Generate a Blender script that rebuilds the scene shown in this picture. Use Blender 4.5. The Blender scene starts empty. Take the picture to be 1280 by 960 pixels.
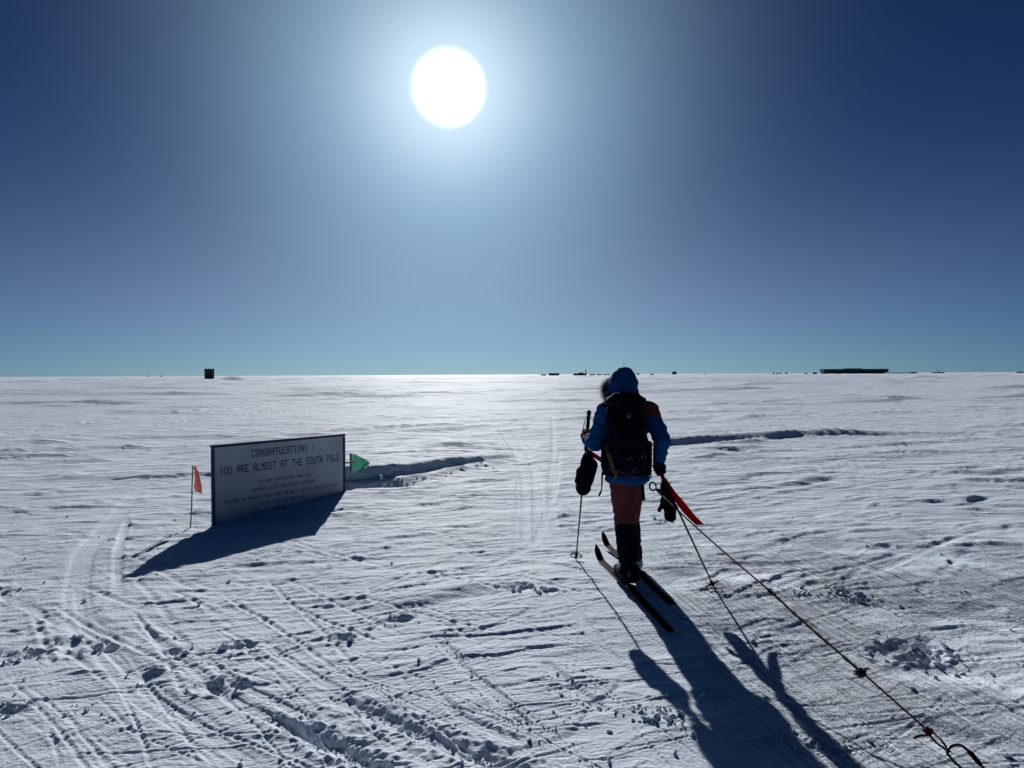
import bpy, bmesh, math, random
import numpy as np
from mathutils import Vector, Matrix, Quaternion

S = bpy.context.scene
C = S.collection
R = math.radians

# ------------------------------------------------------------------ camera
EYE = 1.72
FPX = 888.0                                  # focal length in pixels of a 1280 px wide frame
cam = bpy.data.cameras.new('camera')
cam_o = bpy.data.objects.new('camera', cam)
C.objects.link(cam_o)
cam.sensor_width = 36
cam.lens = FPX / 1280 * 36
cam.clip_start = .05
cam.clip_end = 60000
CAM_M = Matrix.Translation((0, 0, EYE)) @ Matrix.Rotation(R(90 - .77), 4, 'X') @ Matrix.Rotation(R(-.27), 4, 'Z')
cam_o.matrix_world = CAM_M
S.camera = cam_o

# ------------------------------------------------------------------ sky and sun
AZ, EL = R(-4.96), R(21.8)
SUN = Vector((math.sin(AZ) * math.cos(EL), math.cos(AZ) * math.cos(EL), math.sin(EL)))
w = bpy.data.worlds.new('World')
S.world = w
w.use_nodes = True
wt = w.node_tree
wt.nodes.clear()


def wn(kind, **kw):
    n = wt.nodes.new(kind)
    for k, v in kw.items():
        setattr(n, k, v)
    return n


def wmath(op, a, b=None):
    n = wn('ShaderNodeMath', operation=op)
    for i, v in enumerate((a, b)):
        if v is None:
            continue
        if isinstance(v, (int, float)):
            n.inputs[i].default_value = v
        else:
            wt.links.new(v, n.inputs[i])
    return n.outputs[0]


sky = wn('ShaderNodeTexSky', sky_type='NISHITA', sun_disc=False, sun_elevation=EL, sun_rotation=AZ,
         altitude=2835, air_density=.7, dust_density=.2, ozone_density=4.0)
gam = wn('ShaderNodeGamma')
gam.inputs[1].default_value = 1.15
wt.links.new(sky.outputs[0], gam.inputs[0])
tint = wn('ShaderNodeMix', data_type='RGBA', blend_type='MULTIPLY')
tint.inputs[0].default_value = 1
wt.links.new(gam.outputs[0], tint.inputs[6])
tint.inputs[7].default_value = (.190, .313, .416, 1)
bg = wn('ShaderNodeBackground')
bg.inputs[1].default_value = .05
wt.links.new(tint.outputs[2], bg.inputs[0])
# the sun and the aureole round it, by angle from the sun's direction
tc = wn('ShaderNodeTexCoord')
dot = wn('ShaderNodeVectorMath', operation='DOT_PRODUCT')
wt.links.new(tc.outputs['Generated'], dot.inputs[0])
dot.inputs[1].default_value = SUN
ang = wmath('MULTIPLY', wmath('ARCCOSINE', wmath('MINIMUM', dot.outputs['Value'], 1.0)), 57.2958)


def gauss(sig, a=None):
    q = wmath('DIVIDE', a or ang, sig)
    return wmath('EXPONENT', wmath('MULTIPLY', wmath('MULTIPLY', q, q), -.5))


mr = wn('ShaderNodeMapRange', interpolation_type='SMOOTHSTEP')
mr.inputs[1].default_value = 3.05
mr.inputs[2].default_value = 1.9
wt.links.new(ang, mr.inputs[0])


def glow(val, colour, strength):
    m = wn('ShaderNodeBackground')
    m.inputs[0].default_value = (*colour, 1)
    wt.links.new(wmath('MULTIPLY', val, strength), m.inputs[1])
    return m.outputs[0]


def wadd(a, b):
    n = wn('ShaderNodeAddShader')
    wt.links.new(a, n.inputs[0])
    wt.links.new(b, n.inputs[1])
    return n.outputs[0]


wout = wn('ShaderNodeOutputWorld')
# pale air low under the sun
dot2 = wn('ShaderNodeVectorMath', operation='DOT_PRODUCT')
wt.links.new(tc.outputs['Generated'], dot2.inputs[0])
dot2.inputs[1].default_value = (math.sin(AZ) * math.cos(R(4)), math.cos(AZ) * math.cos(R(4)), math.sin(R(4)))
ang2 = wmath('MULTIPLY', wmath('ARCCOSINE', wmath('MINIMUM', dot2.outputs['Value'], 1.0)), 57.2958)
sh = wadd(bg.outputs[0], glow(gauss(10.0), (.62, .96, 1.15), .51))
sep = wn('ShaderNodeSeparateXYZ')
wt.links.new(tc.outputs['Generated'], sep.inputs[0])
elev = wmath('MULTIPLY', wmath('ARCSINE', sep.outputs[2]), 57.2958)
sh = wadd(sh, glow(wmath('MULTIPLY', gauss(26, ang2), gauss(8.2, elev)), (.86, .95, .72), .185))
sh = wadd(sh, glow(gauss(4.0), (1, 1, .97), .42))
sh = wadd(sh, glow(mr.outputs[0], (1, 1, 1), 1.2))
wt.links.new(sh, wout.inputs[0])

sun = bpy.data.lights.new('sun', 'SUN')
sun.energy = 4.25
sun.angle = R(.53)
sun.color = (1, .99, .975)
sun_o = bpy.data.objects.new('sun', sun)
C.objects.link(sun_o)
sun_o.location = SUN * 60
sun_o.rotation_euler = SUN.to_track_quat('Z', 'Y').to_euler()

S.view_settings.view_transform = 'Standard'
S.view_settings.look = 'None'
S.view_settings.exposure = 0
S.view_settings.gamma = 1
S.render.engine = 'CYCLES'
S.cycles.use_denoising = True
S.cycles.use_adaptive_sampling = False
S.cycles.denoiser = 'OPENIMAGEDENOISE'
S.cycles.denoising_input_passes = 'RGB_ALBEDO_NORMAL'
S.cycles.denoising_prefilter = 'ACCURATE'
S.cycles.caustics_reflective = False
S.cycles.caustics_refractive = False
S.cycles.diffuse_bounces = 1
S.cycles.sample_clamp_indirect = 2
S.cycles.max_bounces = 6

rng = np.random.default_rng(7)
random.seed(7)


# ------------------------------------------------------------------ measuring helpers
def at(px, py, Y):
    """point of the place at distance Y ahead, from a measurement on the 1280x960 photograph"""
    d = CAM_M.to_3x3() @ Vector(((px - 640) / FPX, -(py - 480) / FPX, -1))
    return Vector((0, 0, EYE)) + d * (Y / d.y)


def G(px, py, z=0.0):
    d = CAM_M.to_3x3() @ Vector(((px - 640) / FPX, -(py - 480) / FPX, -1))
    return Vector((0, 0, EYE)) + d * ((z - EYE) / d.z)


# ------------------------------------------------------------------ materials
def mat(name, col, rough=.7, spec=.3, metal=0, var=.15, vscale=6, bump=.0, bscale=40, transl=None, alpha=None):
    m = bpy.data.materials.new(name)
    m.use_nodes = True
    t = m.node_tree
    b = t.nodes['Principled BSDF']
    b.inputs['Roughness'].default_value = rough
    b.inputs['Specular IOR Level'].default_value = spec
    b.inputs['Metallic'].default_value = metal
    co = t.nodes.new('ShaderNodeTexCoord')
    n = t.nodes.new('ShaderNodeTexNoise')
    n.inputs['Scale'].default_value = vscale
    n.inputs['Detail'].default_value = 5
    t.links.new(co.outputs['Object'], n.inputs['Vector'])
    rmp = t.nodes.new('ShaderNodeMapRange')
    rmp.inputs[1].default_value = .3
    rmp.inputs[2].default_value = .7
    rmp.inputs[3].default_value = 1 - var
    rmp.inputs[4].default_value = 1 + var
    t.links.new(n.outputs[0], rmp.inputs[0])
    mx = t.nodes.new('ShaderNodeMix')
    mx.data_type = 'RGBA'
    mx.blend_type = 'MULTIPLY'
    mx.inputs[0].default_value = 1
    mx.inputs[6].default_value = (*col, 1)
    t.links.new(rmp.outputs[0], mx.inputs[7])
    t.links.new(mx.outputs[2], b.inputs['Base Color'])
    if bump:
        n2 = t.nodes.new('ShaderNodeTexNoise')
        n2.inputs['Scale'].default_value = bscale
        n2.inputs['Detail'].default_value = 6
        t.links.new(co.outputs['Object'], n2.inputs['Vector'])
        bp = t.nodes.new('ShaderNodeBump')
        bp.inputs['Strength'].default_value = 1
        bp.inputs['Distance'].default_value = bump
        t.links.new(n2.outputs[0], bp.inputs['Height'])
        t.links.new(bp.outputs[0], b.inputs['Normal'])
    if transl:
        tr = t.nodes.new('ShaderNodeBsdfTranslucent')
        t.links.new(mx.outputs[2], tr.inputs[0])
        ms = t.nodes.new('ShaderNodeMixShader')
        ms.inputs[0].default_value = transl
        o = t.nodes['Material Output']
        t.links.new(b.outputs[0], ms.inputs[1])
        t.links.new(tr.outputs[0], ms.inputs[2])
        t.links.new(ms.outputs[0], o.inputs[0])
    return m


def snow_material():
    m = bpy.data.materials.new('snow')
    m.use_nodes = True
    t = m.node_tree
    b = t.nodes['Principled BSDF']
    b.inputs['Roughness'].default_value = .70
    b.inputs['Specular IOR Level'].default_value = .035
    geo = t.nodes.new('ShaderNodeNewGeometry')

    def noise(scale, detail, vec=None, rough=.55):
        n = t.nodes.new('ShaderNodeTexNoise')
        n.inputs['Scale'].default_value = scale
        n.inputs['Detail'].default_value = detail
        n.inputs['Roughness'].default_value = rough
        t.links.new(vec or geo.outputs['Position'], n.inputs['Vector'])
        return n.outputs[0]

    ramp = t.nodes.new('ShaderNodeMapRange')
    ramp.inputs[1].default_value = .35
    ramp.inputs[2].default_value = .65
    t.links.new(noise(.6, 6), ramp.inputs[0])
    mx = t.nodes.new('ShaderNodeMix')
    mx.data_type = 'RGBA'
    mx.inputs[6].default_value = (.70, .79, .89, 1)
    mx.inputs[7].default_value = (.765, .84, .92, 1)
    t.links.new(ramp.outputs[0], mx.inputs[0])
    t.links.new(mx.outputs[2], b.inputs['Base Color'])
    # grain and wind etching, finer than the mesh
    mp = t.nodes.new('ShaderNodeMapping')
    mp.inputs['Rotation'].default_value = (0, 0, R(-24))
    mp.inputs['Scale'].default_value = (3, 16, 8)
    t.links.new(geo.outputs['Position'], mp.inputs['Vector'])
    b1 = t.nodes.new('ShaderNodeBump')
    b1.inputs['Strength'].default_value = 1
    b1.inputs['Distance'].default_value = .020
    etch = t.nodes.new('ShaderNodeMath')
    etch.operation = 'MULTIPLY'
    n1 = noise(1.0, 5, mp.outputs[0])
    n1.node.inputs['Distortion'].default_value = 1.1
    patch = t.nodes.new('ShaderNodeMapRange')
    patch.inputs[1].default_value = .42
    patch.inputs[2].default_value = .62
    t.links.new(noise(.9, 3), patch.inputs[0])
    t.links.new(n1, etch.inputs[0])
    t.links.new(patch.outputs[0], etch.inputs[1])
    t.links.new(etch.outputs[0], b1.inputs['Height'])
    # runner scratches beside the tow rope, drawn along the direction of travel
    mp2 = t.nodes.new('ShaderNodeMapping')
    mp2.vector_type = 'TEXTURE'
    mp2.inputs['Rotation'].default_value = (0, 0, R(10))
    mp2.inputs['Scale'].default_value = (.05, 2.2, 1)
    t.links.new(geo.outputs['Position'], mp2.inputs['Vector'])
    n2 = noise(1.0, 3, mp2.outputs[0], .6)
    n2.node.inputs['Distortion'].default_value = .25
    sx = t.nodes.new('ShaderNodeSeparateXYZ')
    t.links.new(geo.outputs['Position'], sx.inputs[0])
    zx = t.nodes.new('ShaderNodeMapRange')
    zx.inputs[1].default_value = .6
    zx.inputs[2].default_value = 1.6
    t.links.new(sx.outputs[0], zx.inputs[0])
    zy = t.nodes.new('ShaderNodeMapRange')
    zy.inputs[1].default_value = 8.5
    zy.inputs[2].default_value = 6.0
    t.links.new(sx.outputs[1], zy.inputs[0])
    zn = t.nodes.new('ShaderNodeMapRange')
    zn.inputs[1].default_value = .36
    zn.inputs[2].default_value = .56
    t.links.new(noise(.8, 2), zn.inputs[0])
    pr_ = [zx.outputs[0], zy.outputs[0], zn.outputs[0], n2]
    acc = pr_[0]
    for q_ in pr_[1:]:
        mm = t.nodes.new('ShaderNodeMath')
        mm.operation = 'MULTIPLY'
        t.links.new(acc, mm.inputs[0])
        t.links.new(q_, mm.inputs[1])
        acc = mm.outputs[0]
    b4 = t.nodes.new('ShaderNodeBump')
    b4.inputs['Strength'].default_value = 1
    b4.inputs['Distance'].default_value = .20
    t.links.new(acc, b4.inputs['Height'])
    t.links.new(b1.outputs[0], b4.inputs['Normal'])
    # small sastrugi of the middle and far plain
    mp3 = t.nodes.new('ShaderNodeMapping')
    mp3.vector_type = 'TEXTURE'
    mp3.inputs['Rotation'].default_value = (0, 0, R(12))
    mp3.inputs['Scale'].default_value = (1.5, .36, 1)
    t.links.new(geo.outputs['Position'], mp3.inputs['Vector'])
    n3 = noise(1.0, 6, mp3.outputs[0], .62)
    n3.node.inputs['Distortion'].default_value = .7
    crest = t.nodes.new('ShaderNodeMapRange')
    crest.inputs[1].default_value = .44
    crest.inputs[2].default_value = .66
    t.links.new(n3, crest.inputs[0])
    zf = t.nodes.new('ShaderNodeMapRange')
    zf.inputs[1].default_value = 6.5
    zf.inputs[2].default_value = 13
    t.links.new(sx.outputs[1], zf.inputs[0])
    mf = t.nodes.new('ShaderNodeMath')
    mf.operation = 'MULTIPLY'
    t.links.new(crest.outputs[0], mf.inputs[0])
    t.links.new(zf.outputs[0], mf.inputs[1])
    b5 = t.nodes.new('ShaderNodeBump')
    b5.inputs['Strength'].default_value = 1
    b5.inputs['Distance'].default_value = .055
    t.links.new(mf.outputs[0], b5.inputs['Height'])
    t.links.new(b4.outputs[0], b5.inputs['Normal'])
    b2 = t.nodes.new('ShaderNodeBump')
    b2.inputs['Strength'].default_value = 1
    b2.inputs['Distance'].default_value = .010
    t.links.new(noise(45, 5), b2.inputs['Height'])
    t.links.new(b5.outputs[0], b2.inputs['Normal'])
    # crystals that catch the sun
    b3 = t.nodes.new('ShaderNodeBump')
    b3.inputs['Strength'].default_value = 1
    b3.inputs['Distance'].default_value = .0012
    t.links.new(noise(420, 2), b3.inputs['Height'])
    t.links.new(b2.outputs[0], b3.inputs['Normal'])
    t.links.new(b3.outputs[0], b.inputs['Normal'])
    return m


M = dict(
    snow=snow_material(),
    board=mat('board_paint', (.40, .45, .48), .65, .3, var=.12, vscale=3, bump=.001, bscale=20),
    navy=mat('navy_paint', (.015, .035, .11), .55, .3),
    ink=mat('stencil_paint', (.012, .03, .14), .7, .2),
    wood=mat('pole_wood', (.20, .12, .06), .8, .2, var=.3, vscale=30),
    bamboo=mat('bamboo', (.36, .24, .15), .7, .2, var=.25, vscale=25),
    redflag=mat('red_flag_cloth', (.36, .10, .09), .8, .1, transl=.45),
    greenflag=mat('green_flag_cloth', (.05, .20, .14), .8, .1, transl=.45),
    jacket=mat('blue_shell', (.0025, .045, .165), .8, .08, var=.25, vscale=9, bump=.004, bscale=60),
    yoke=mat('rust_shell', (.11, .030, .019), .8, .08, var=.25, vscale=9, bump=.004, bscale=60),
    trousers=mat('maroon_shell', (.095, .022, .024), .8, .08, var=.3, vscale=8, bump=.004, bscale=60),
    gaiter=mat('dark_gaiter', (.004, .005, .014), .8, .06, var=.3, bump=.003, bscale=80),
    black=mat('black_nylon', (.003, .004, .008), .8, .08, var=.3, bump=.003, bscale=90),
    pack=mat('pack_nylon', (.002, .0035, .010), .85, .05, var=.35, vscale=7, bump=.004, bscale=70),
    grey=mat('grey_webbing', (.05, .05, .06), .7, .3),
    yellow=mat('yellow_webbing', (.10, .07, .02), .7, .2),
    purple=mat('purple_cord', (.08, .02, .08), .7, .2),
    teal=mat('teal_reflective', (.10, .26, .24), .5, .4),
    glove=mat('rust_glove', (.22, .08, .05), .8, .15, var=.3),
    skin=mat('skin', (.45, .26, .19), .6, .3),
    fur=mat('ruff_fur', (.055, .06, .035), .85, .1, var=.5, vscale=60, transl=.25),
    redrib=mat('red_ribbon', (.42, .005, .02), .7, .2, transl=.5),
    redweb=mat('red_webbing', (.28, .008, .02), .7, .2, transl=.25),
    rope=mat('dark_red_rope', (.09, .030, .025), .8, .2, var=.5, vscale=120, bump=.002, bscale=300),
    bungee=mat('dark_bungee', (.035, .016, .016), .75, .2, var=.5, vscale=150, bump=.002, bscale=300),
    metal=mat('anodised_steel', (.30, .32, .36), .28, .5, metal=1, var=.05),
    edge=mat('ski_edge', (.32, .30, .29), .7, .3, var=.4, vscale=20),
    darkmetal=mat('dark_anodised', (.03, .035, .045), .3, .6, metal=.6, var=.1),
    shaft=mat('pole_shaft', (.02, .02, .022), .35, .5),
    ski=mat('ski_topsheet', (.016, .005, .007), .85, .04, var=.4, vscale=12),
    skibase=mat('ski_base', (.02, .02, .022), .4, .4),
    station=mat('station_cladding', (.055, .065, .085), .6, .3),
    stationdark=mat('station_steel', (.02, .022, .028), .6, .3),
    hut=mat('hut_boards', (.035, .033, .038), .7, .2, var=.3, vscale=2),
    glass=mat('dark_glass', (.02, .03, .04), .08, .5),
)


# ------------------------------------------------------------------ object helpers
def tag(o, label, cat, group=None, kind=None):
    if label:
        o['label'] = label
    if cat:
        o['category'] = cat
    if group:
        o['group'] = group
    if kind:
        o['kind'] = kind
    return o


def link(name, me, m, parent=None, smooth=False):
    o = bpy.data.objects.new(name, me)
    C.objects.link(o)
    if m is not None:
        me.materials.append(M[m] if isinstance(m, str) else m)
    if parent is not None:
        o.parent = parent
        o.matrix_parent_inverse = parent.matrix_basis.inverted()
    if smooth:
        me.polygons.foreach_set('use_smooth', [True] * len(me.polygons))
    return o


def empty(name, loc, label, cat, group=None):
    o = bpy.data.objects.new(name, None)
    C.objects.link(o)
    o.location = loc
    o.empty_display_size = .1
    return tag(o, label, cat, group)


def from_bm(name, bm, m, parent=None, smooth=False):
    me = bpy.data.meshes.new(name)
    bm.to_mesh(me)
    bm.free()
    return link(name, me, m, parent, smooth)


def frame(d):
    d = d.normalized()
    a = Vector((0, 0, 1)) if abs(d.z) < .9 else Vector((1, 0, 0))
    s = d.cross(a).normalized()
    return s, d.cross(s).normalized()


def add_tube(bm, pts, rad, n=8, cap=True, twist=0):
    pts = [Vector(p) for p in pts]
    rads = rad if isinstance(rad, (list, tuple)) else [rad] * len(pts)
    rings = []
    s = None
    for i, p in enumerate(pts):
        d = pts[min(i + 1, len(pts) - 1)] - pts[max(i - 1, 0)]
        if s is None:
            s, u = frame(d)
        else:
            dn = d.normalized()
            s = (s - dn * s.dot(dn)).normalized()
            u = dn.cross(s)
        rings.append([bm.verts.new(p + (s * math.cos(a) + u * math.sin(a)) * rads[i])
                      for a in [2 * math.pi * k / n + twist * i for k in range(n)]])
    for a, b in zip(rings, rings[1:]):
        for k in range(n):
            bm.faces.new((a[k], a[(k + 1) % n], b[(k + 1) % n], b[k]))
    if cap:
        bm.faces.new(rings[0][::-1])
        bm.faces.new(rings[-1])


def tube(name, pts, rad, m, parent=None, n=8):
    bm = bmesh.new()
    add_tube(bm, pts, rad, n)
    return from_bm(name, bm, m, parent, True)


def add_box(bm, c, size, rot=None, bevel=0):
    mtx = Matrix.Translation(c) @ (rot.to_4x4() if rot else Matrix()) @ Matrix.Diagonal((*size, 1))
    r = bmesh.ops.create_cube(bm, size=1, matrix=mtx)
    if bevel:
        es = {e for v in r['verts'] for e in v.link_edges}
        bmesh.ops.bevel(bm, geom=list(es), offset=bevel, segments=2, affect='EDGES', profile=.5)


def box(name, c, size, m, parent=None, rot=None, bevel=0):
    bm = bmesh.new()
    add_box(bm, Vector(c), size, rot, bevel)
    return from_bm(name, bm, m, parent)


def ribbon(name, pts, widths, side, m, parent=None, thick=.002):
    """a strip of cloth along pts; side = direction(s) of its width"""
    bm = bmesh.new()
    rows = []
    for i, p in enumerate(pts):
        sd = Vector(side[i] if isinstance(side, list) else side).normalized()
        d = (Vector(pts[min(i + 1, len(pts) - 1)]) - Vector(pts[max(i - 1, 0)])).normalized()
        nn = d.cross(sd).normalized() * thick / 2
        h = sd * widths[i] / 2
        p = Vector(p)
        rows.append([bm.verts.new(q) for q in (p - h - nn, p + h - nn, p + h + nn, p - h + nn)])
    for a, b in zip(rows, rows[1:]):
        for k in range(4):
            bm.faces.new((a[k], a[(k + 1) % 4], b[(k + 1) % 4], b[k]))
    bm.faces.new(rows[0][::-1])
    bm.faces.new(rows[-1])
    bmesh.ops.recalc_face_normals(bm, faces=bm.faces)
    return from_bm(name, bm, m, parent)


def interp(pts, n):
    """smooth curve (Catmull-Rom) through pts"""
    pts = [Vector(p) for p in pts]
    q = [pts[0] * 2 - pts[1]] + pts + [pts[-1] * 2 - pts[-2]]
    out = []
    for i in range(1, len(q) - 2):
        for k in range(n):
            t = k / n
            a, b, c, d = q[i - 1], q[i], q[i + 1], q[i + 2]
            out.append(.5 * ((2 * b) + (c - a) * t + (2 * a - 5 * b + 4 * c - d) * t * t + (3 * b - a - 3 * c + d) * t ** 3))
    out.append(pts[-1])
    return out


# ------------------------------------------------------------------ noise
_perm = np.random.default_rng(3).permutation(256)
_perm = np.concatenate([_perm, _perm])
_ga = np.random.default_rng(4).random(256) * 2 * np.pi
_gx, _gy = np.cos(_ga), np.sin(_ga)


def P(x, y, seed=0):
    x = x + seed * 17.31
    y = y + seed * 9.77
    xi = np.floor(x)
    yi = np.floor(y)
    fx, fy = x - xi, y - yi
    xi = xi.astype(np.int64) & 255
    yi = yi.astype(np.int64) & 255
    u = fx * fx * fx * (fx * (fx * 6 - 15) + 10)
    v = fy * fy * fy * (fy * (fy * 6 - 15) + 10)
    x1 = (xi + 1) & 255
    y1 = (yi + 1) & 255

    def g(a, b, dx, dy):
        h = _perm[_perm[a] + b]
        return _gx[h] * dx + _gy[h] * dy
    n0 = g(xi, yi, fx, fy) * (1 - u) + g(x1, yi, fx - 1, fy) * u
    n1 = g(xi, y1, fx, fy - 1) * (1 - u) + g(x1, y1, fx - 1, fy - 1) * u
    return (n0 * (1 - v) + n1 * v) * 1.5


def sst(a, b, x):
    t = np.clip((x - a) / (b - a), 0, 1)
    return t * t * (3 - 2 * t)


# ------------------------------------------------------------------ the snow surface
SKI_DIR = Vector((-.134, 1, 0)).normalized()
SKI_A = (Vector((1.055, 4.72, 0)), 2.03)       # tail, length
SKI_B = (Vector((1.19, 5.28, 0)), 2.03)

# tracks: kind, half width, depth, points measured on the photograph
TRACKS = [
    ('sled', .10, .016, [(175, 610), (150, 640), (131, 660), (107, 690), (97, 731), (101, 771), (117, 788), (144, 821), (188, 868), (235, 895), (279, 929), (322, 957), (380, 1000)]),
    ('ski', .04, .020, [(97, 725), (104, 775), (122, 793), (150, 824), (196, 870), (243, 897), (290, 930), (335, 960)]),
    ('ski', .035, .014, [(160, 640), (150, 680), (147, 700), (148, 745)]),
    ('ski', .05, .020, [(-40, 725), (0, 741), (44, 761), (101, 788), (150, 815)]),
    ('ski', .045, .028, [(165, 774), (215, 811), (272, 855), (302, 875), (363, 902), (430, 952), (470, 985)]),
    ('ski', .035, .020, [(190, 770), (240, 806), (300, 850), (340, 868), (410, 905)]),
    ('deep', .055, .060, [(356, 893), (400, 913), (430, 929), (480, 955), (520, 980)]),
    ('deep', .060, .075, [(400, 855), (447, 877), (513, 903), (567, 927), (647, 957), (720, 985)]),
    ('deep', .050, .055, [(330, 885), (400, 917), (450, 940), (500, 965)]),
    ('ski', .04, .024, [(330, 800), (400, 842), (470, 880)]),
    ('ski', .035, .026, [(553, 790), (560, 803), (590, 837), (620, 863), (667, 907)]),
    ('ski', .03, .020, [(530, 840), (566, 880), (600, 900), (660, 925)]),
    ('sled', .20, .020, [(560, 500), (594, 515), (625, 532), (645, 557), (656, 582), (661, 611), (663, 653), (664, 692), (660, 723)]),
    ('ski', .045, .022, [(585, 512), (617, 532), (638, 557), (649, 582), (654, 611), (656, 653), (657, 692), (653, 723)]),
    ('ski', .045, .022, [(603, 512), (633, 532), (652, 557), (663, 582), (668, 611), (670, 653), (671, 692), (668, 723)]),
    ('ski', .05, .016, [(700, 560), (695, 600), (684, 639), (670, 672), (640, 690), (600, 707), (570, 722)]),
    ('ski', .05, .016, [(690, 520), (692, 560), (688, 611), (690, 650), (700, 690)]),
    ('ski', .04, .034, [(700, 735), (710, 746), (725, 769), (755, 802), (784, 835)]),
    ('ski', .035, .028, [(680, 815), (692, 831), (722, 858), (765, 887)]),
    ('ski', .04, .026, [(987, 740), (1027, 723), (1093, 710), (1183, 675), (1230, 660)]),
    ('ski', .03, .016, [(960, 735), (1010, 715), (1075, 702), (1140, 684)]),
    ('sled', .9, .10, [(-200, 573), (0, 552), (90, 538), (225, 523), (350, 511), (500, 494), (600, 480)]),
    ('ski', .35, .14, [(-200, 580), (0, 557), (90, 543), (225, 527), (350, 514), (500, 496), (600, 481)]),
    ('ski', .35, .12, [(-200, 562), (0, 543), (90, 531), (225, 517), (350, 506), (500, 490)]),
]
FOOT = [(300, 803, .07), (275, 853, .09), (215, 811, .06), (100, 803, .07), (90, 815, .06), (40, 818, .07), (10, 823, .06),
        (135, 808, .05), (640, 730, .08), (655, 733, .06), (690, 738, .05), (15, 890, .05), (1130, 812, .13), (1150, 818, .09),
        (500, 768, .07), (190, 842, .06), (430, 790, .05), (1105, 680, .07), (830, 650, .05)]


SCRATCH = []
_sr = random.Random(11)
for _ in range(420):
    px_, py_ = _sr.uniform(-20, 1300), 590 + 370 * _sr.random() ** .8
    p_ = G(px_, py_)
    q_ = _sr.random()
    if p_.x < -.4:
        th = -46 + _sr.gauss(0, 7) if q_ < .4 else (31 + _sr.gauss(0, 10) if q_ < .6 else 72 + _sr.gauss(0, 9))
    elif p_.x < .8:
        th = -30 + _sr.gauss(0, 14) if q_ < .45 else 70 + _sr.gauss(0, 10)
    else:
        th = -11 + _sr.gauss(0, 5) if q_ < .62 else (55 + _sr.gauss(0, 9) if q_ < .72 else 80 + _sr.gauss(0, 10))
    if abs(p_.x - 1.1) < .45 and 4.4 < p_.y < 7.5:
        continue
    SCRATCH.append((p_.x, p_.y, R(th), _sr.uniform(.3, 2.6) * (1 if abs(th) < 60 else .5), _sr.uniform(.006, .015), _sr.uniform(.003, .008)))


SCRATCH = [(a_, b_, c_, d_, max(e_, .0009 * (a_ * a_ + b_ * b_)), f_ * .8 * (.65 if a_ * a_ + b_ * b_ < 25 else 1)) for a_, b_, c_, d_, e_, f_ in SCRATCH]


def seg_param(x, y, pts):
    """distance to a polyline, arc length along it and side (+ = beyond/left)"""
    best = np.full(x.shape, 1e9)
    arc = np.zeros(x.shape)
    side = np.zeros(x.shape)
    s0 = 0
    for a, b in zip(pts, pts[1:]):
        dx, dy = b[0] - a[0], b[1] - a[1]
        L = math.hypot(dx, dy)
        t = np.clip(((x - a[0]) * dx + (y - a[1]) * dy) / (L * L), 0, 1)
        ex, ey = x - a[0] - t * dx, y - a[1] - t * dy
        d = np.hypot(ex, ey)
        k = d < best
        best = np.where(k, d, best)
        arc = np.where(k, s0 + t * L, arc)
        side = np.where(k, (dx * ey - dy * ex) / L, side)
        s0 += L
    return best, arc, side, s0


def rotc(x, y, deg):
    c, s = math.cos(R(deg)), math.sin(R(deg))
    return x * c + y * s, -x * s + y * c


def scarps(u, v, su, sv, seed, edge, lo=.05, hi=.45, r=None):
    """wind-cut steps: gentle backs, sharp faces"""
    f = v / sv + .9 * P(u / su, v / (sv * 2.2), seed) + .22 * P(u / (su * .3), v / (sv * .9), seed + 1)
    fr = f - np.floor(f)
    if r is not None:
        edge = np.clip(.0005 * r * r / sv, edge, .45)      # never steeper than the mesh can show
    saw = np.where(fr < edge, fr / edge, (1 - fr) / (1 - edge))
    mask = sst(lo, hi, P(u / (su * 1.1), v / (sv * 1.4), seed + 2))
    return saw * mask


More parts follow.
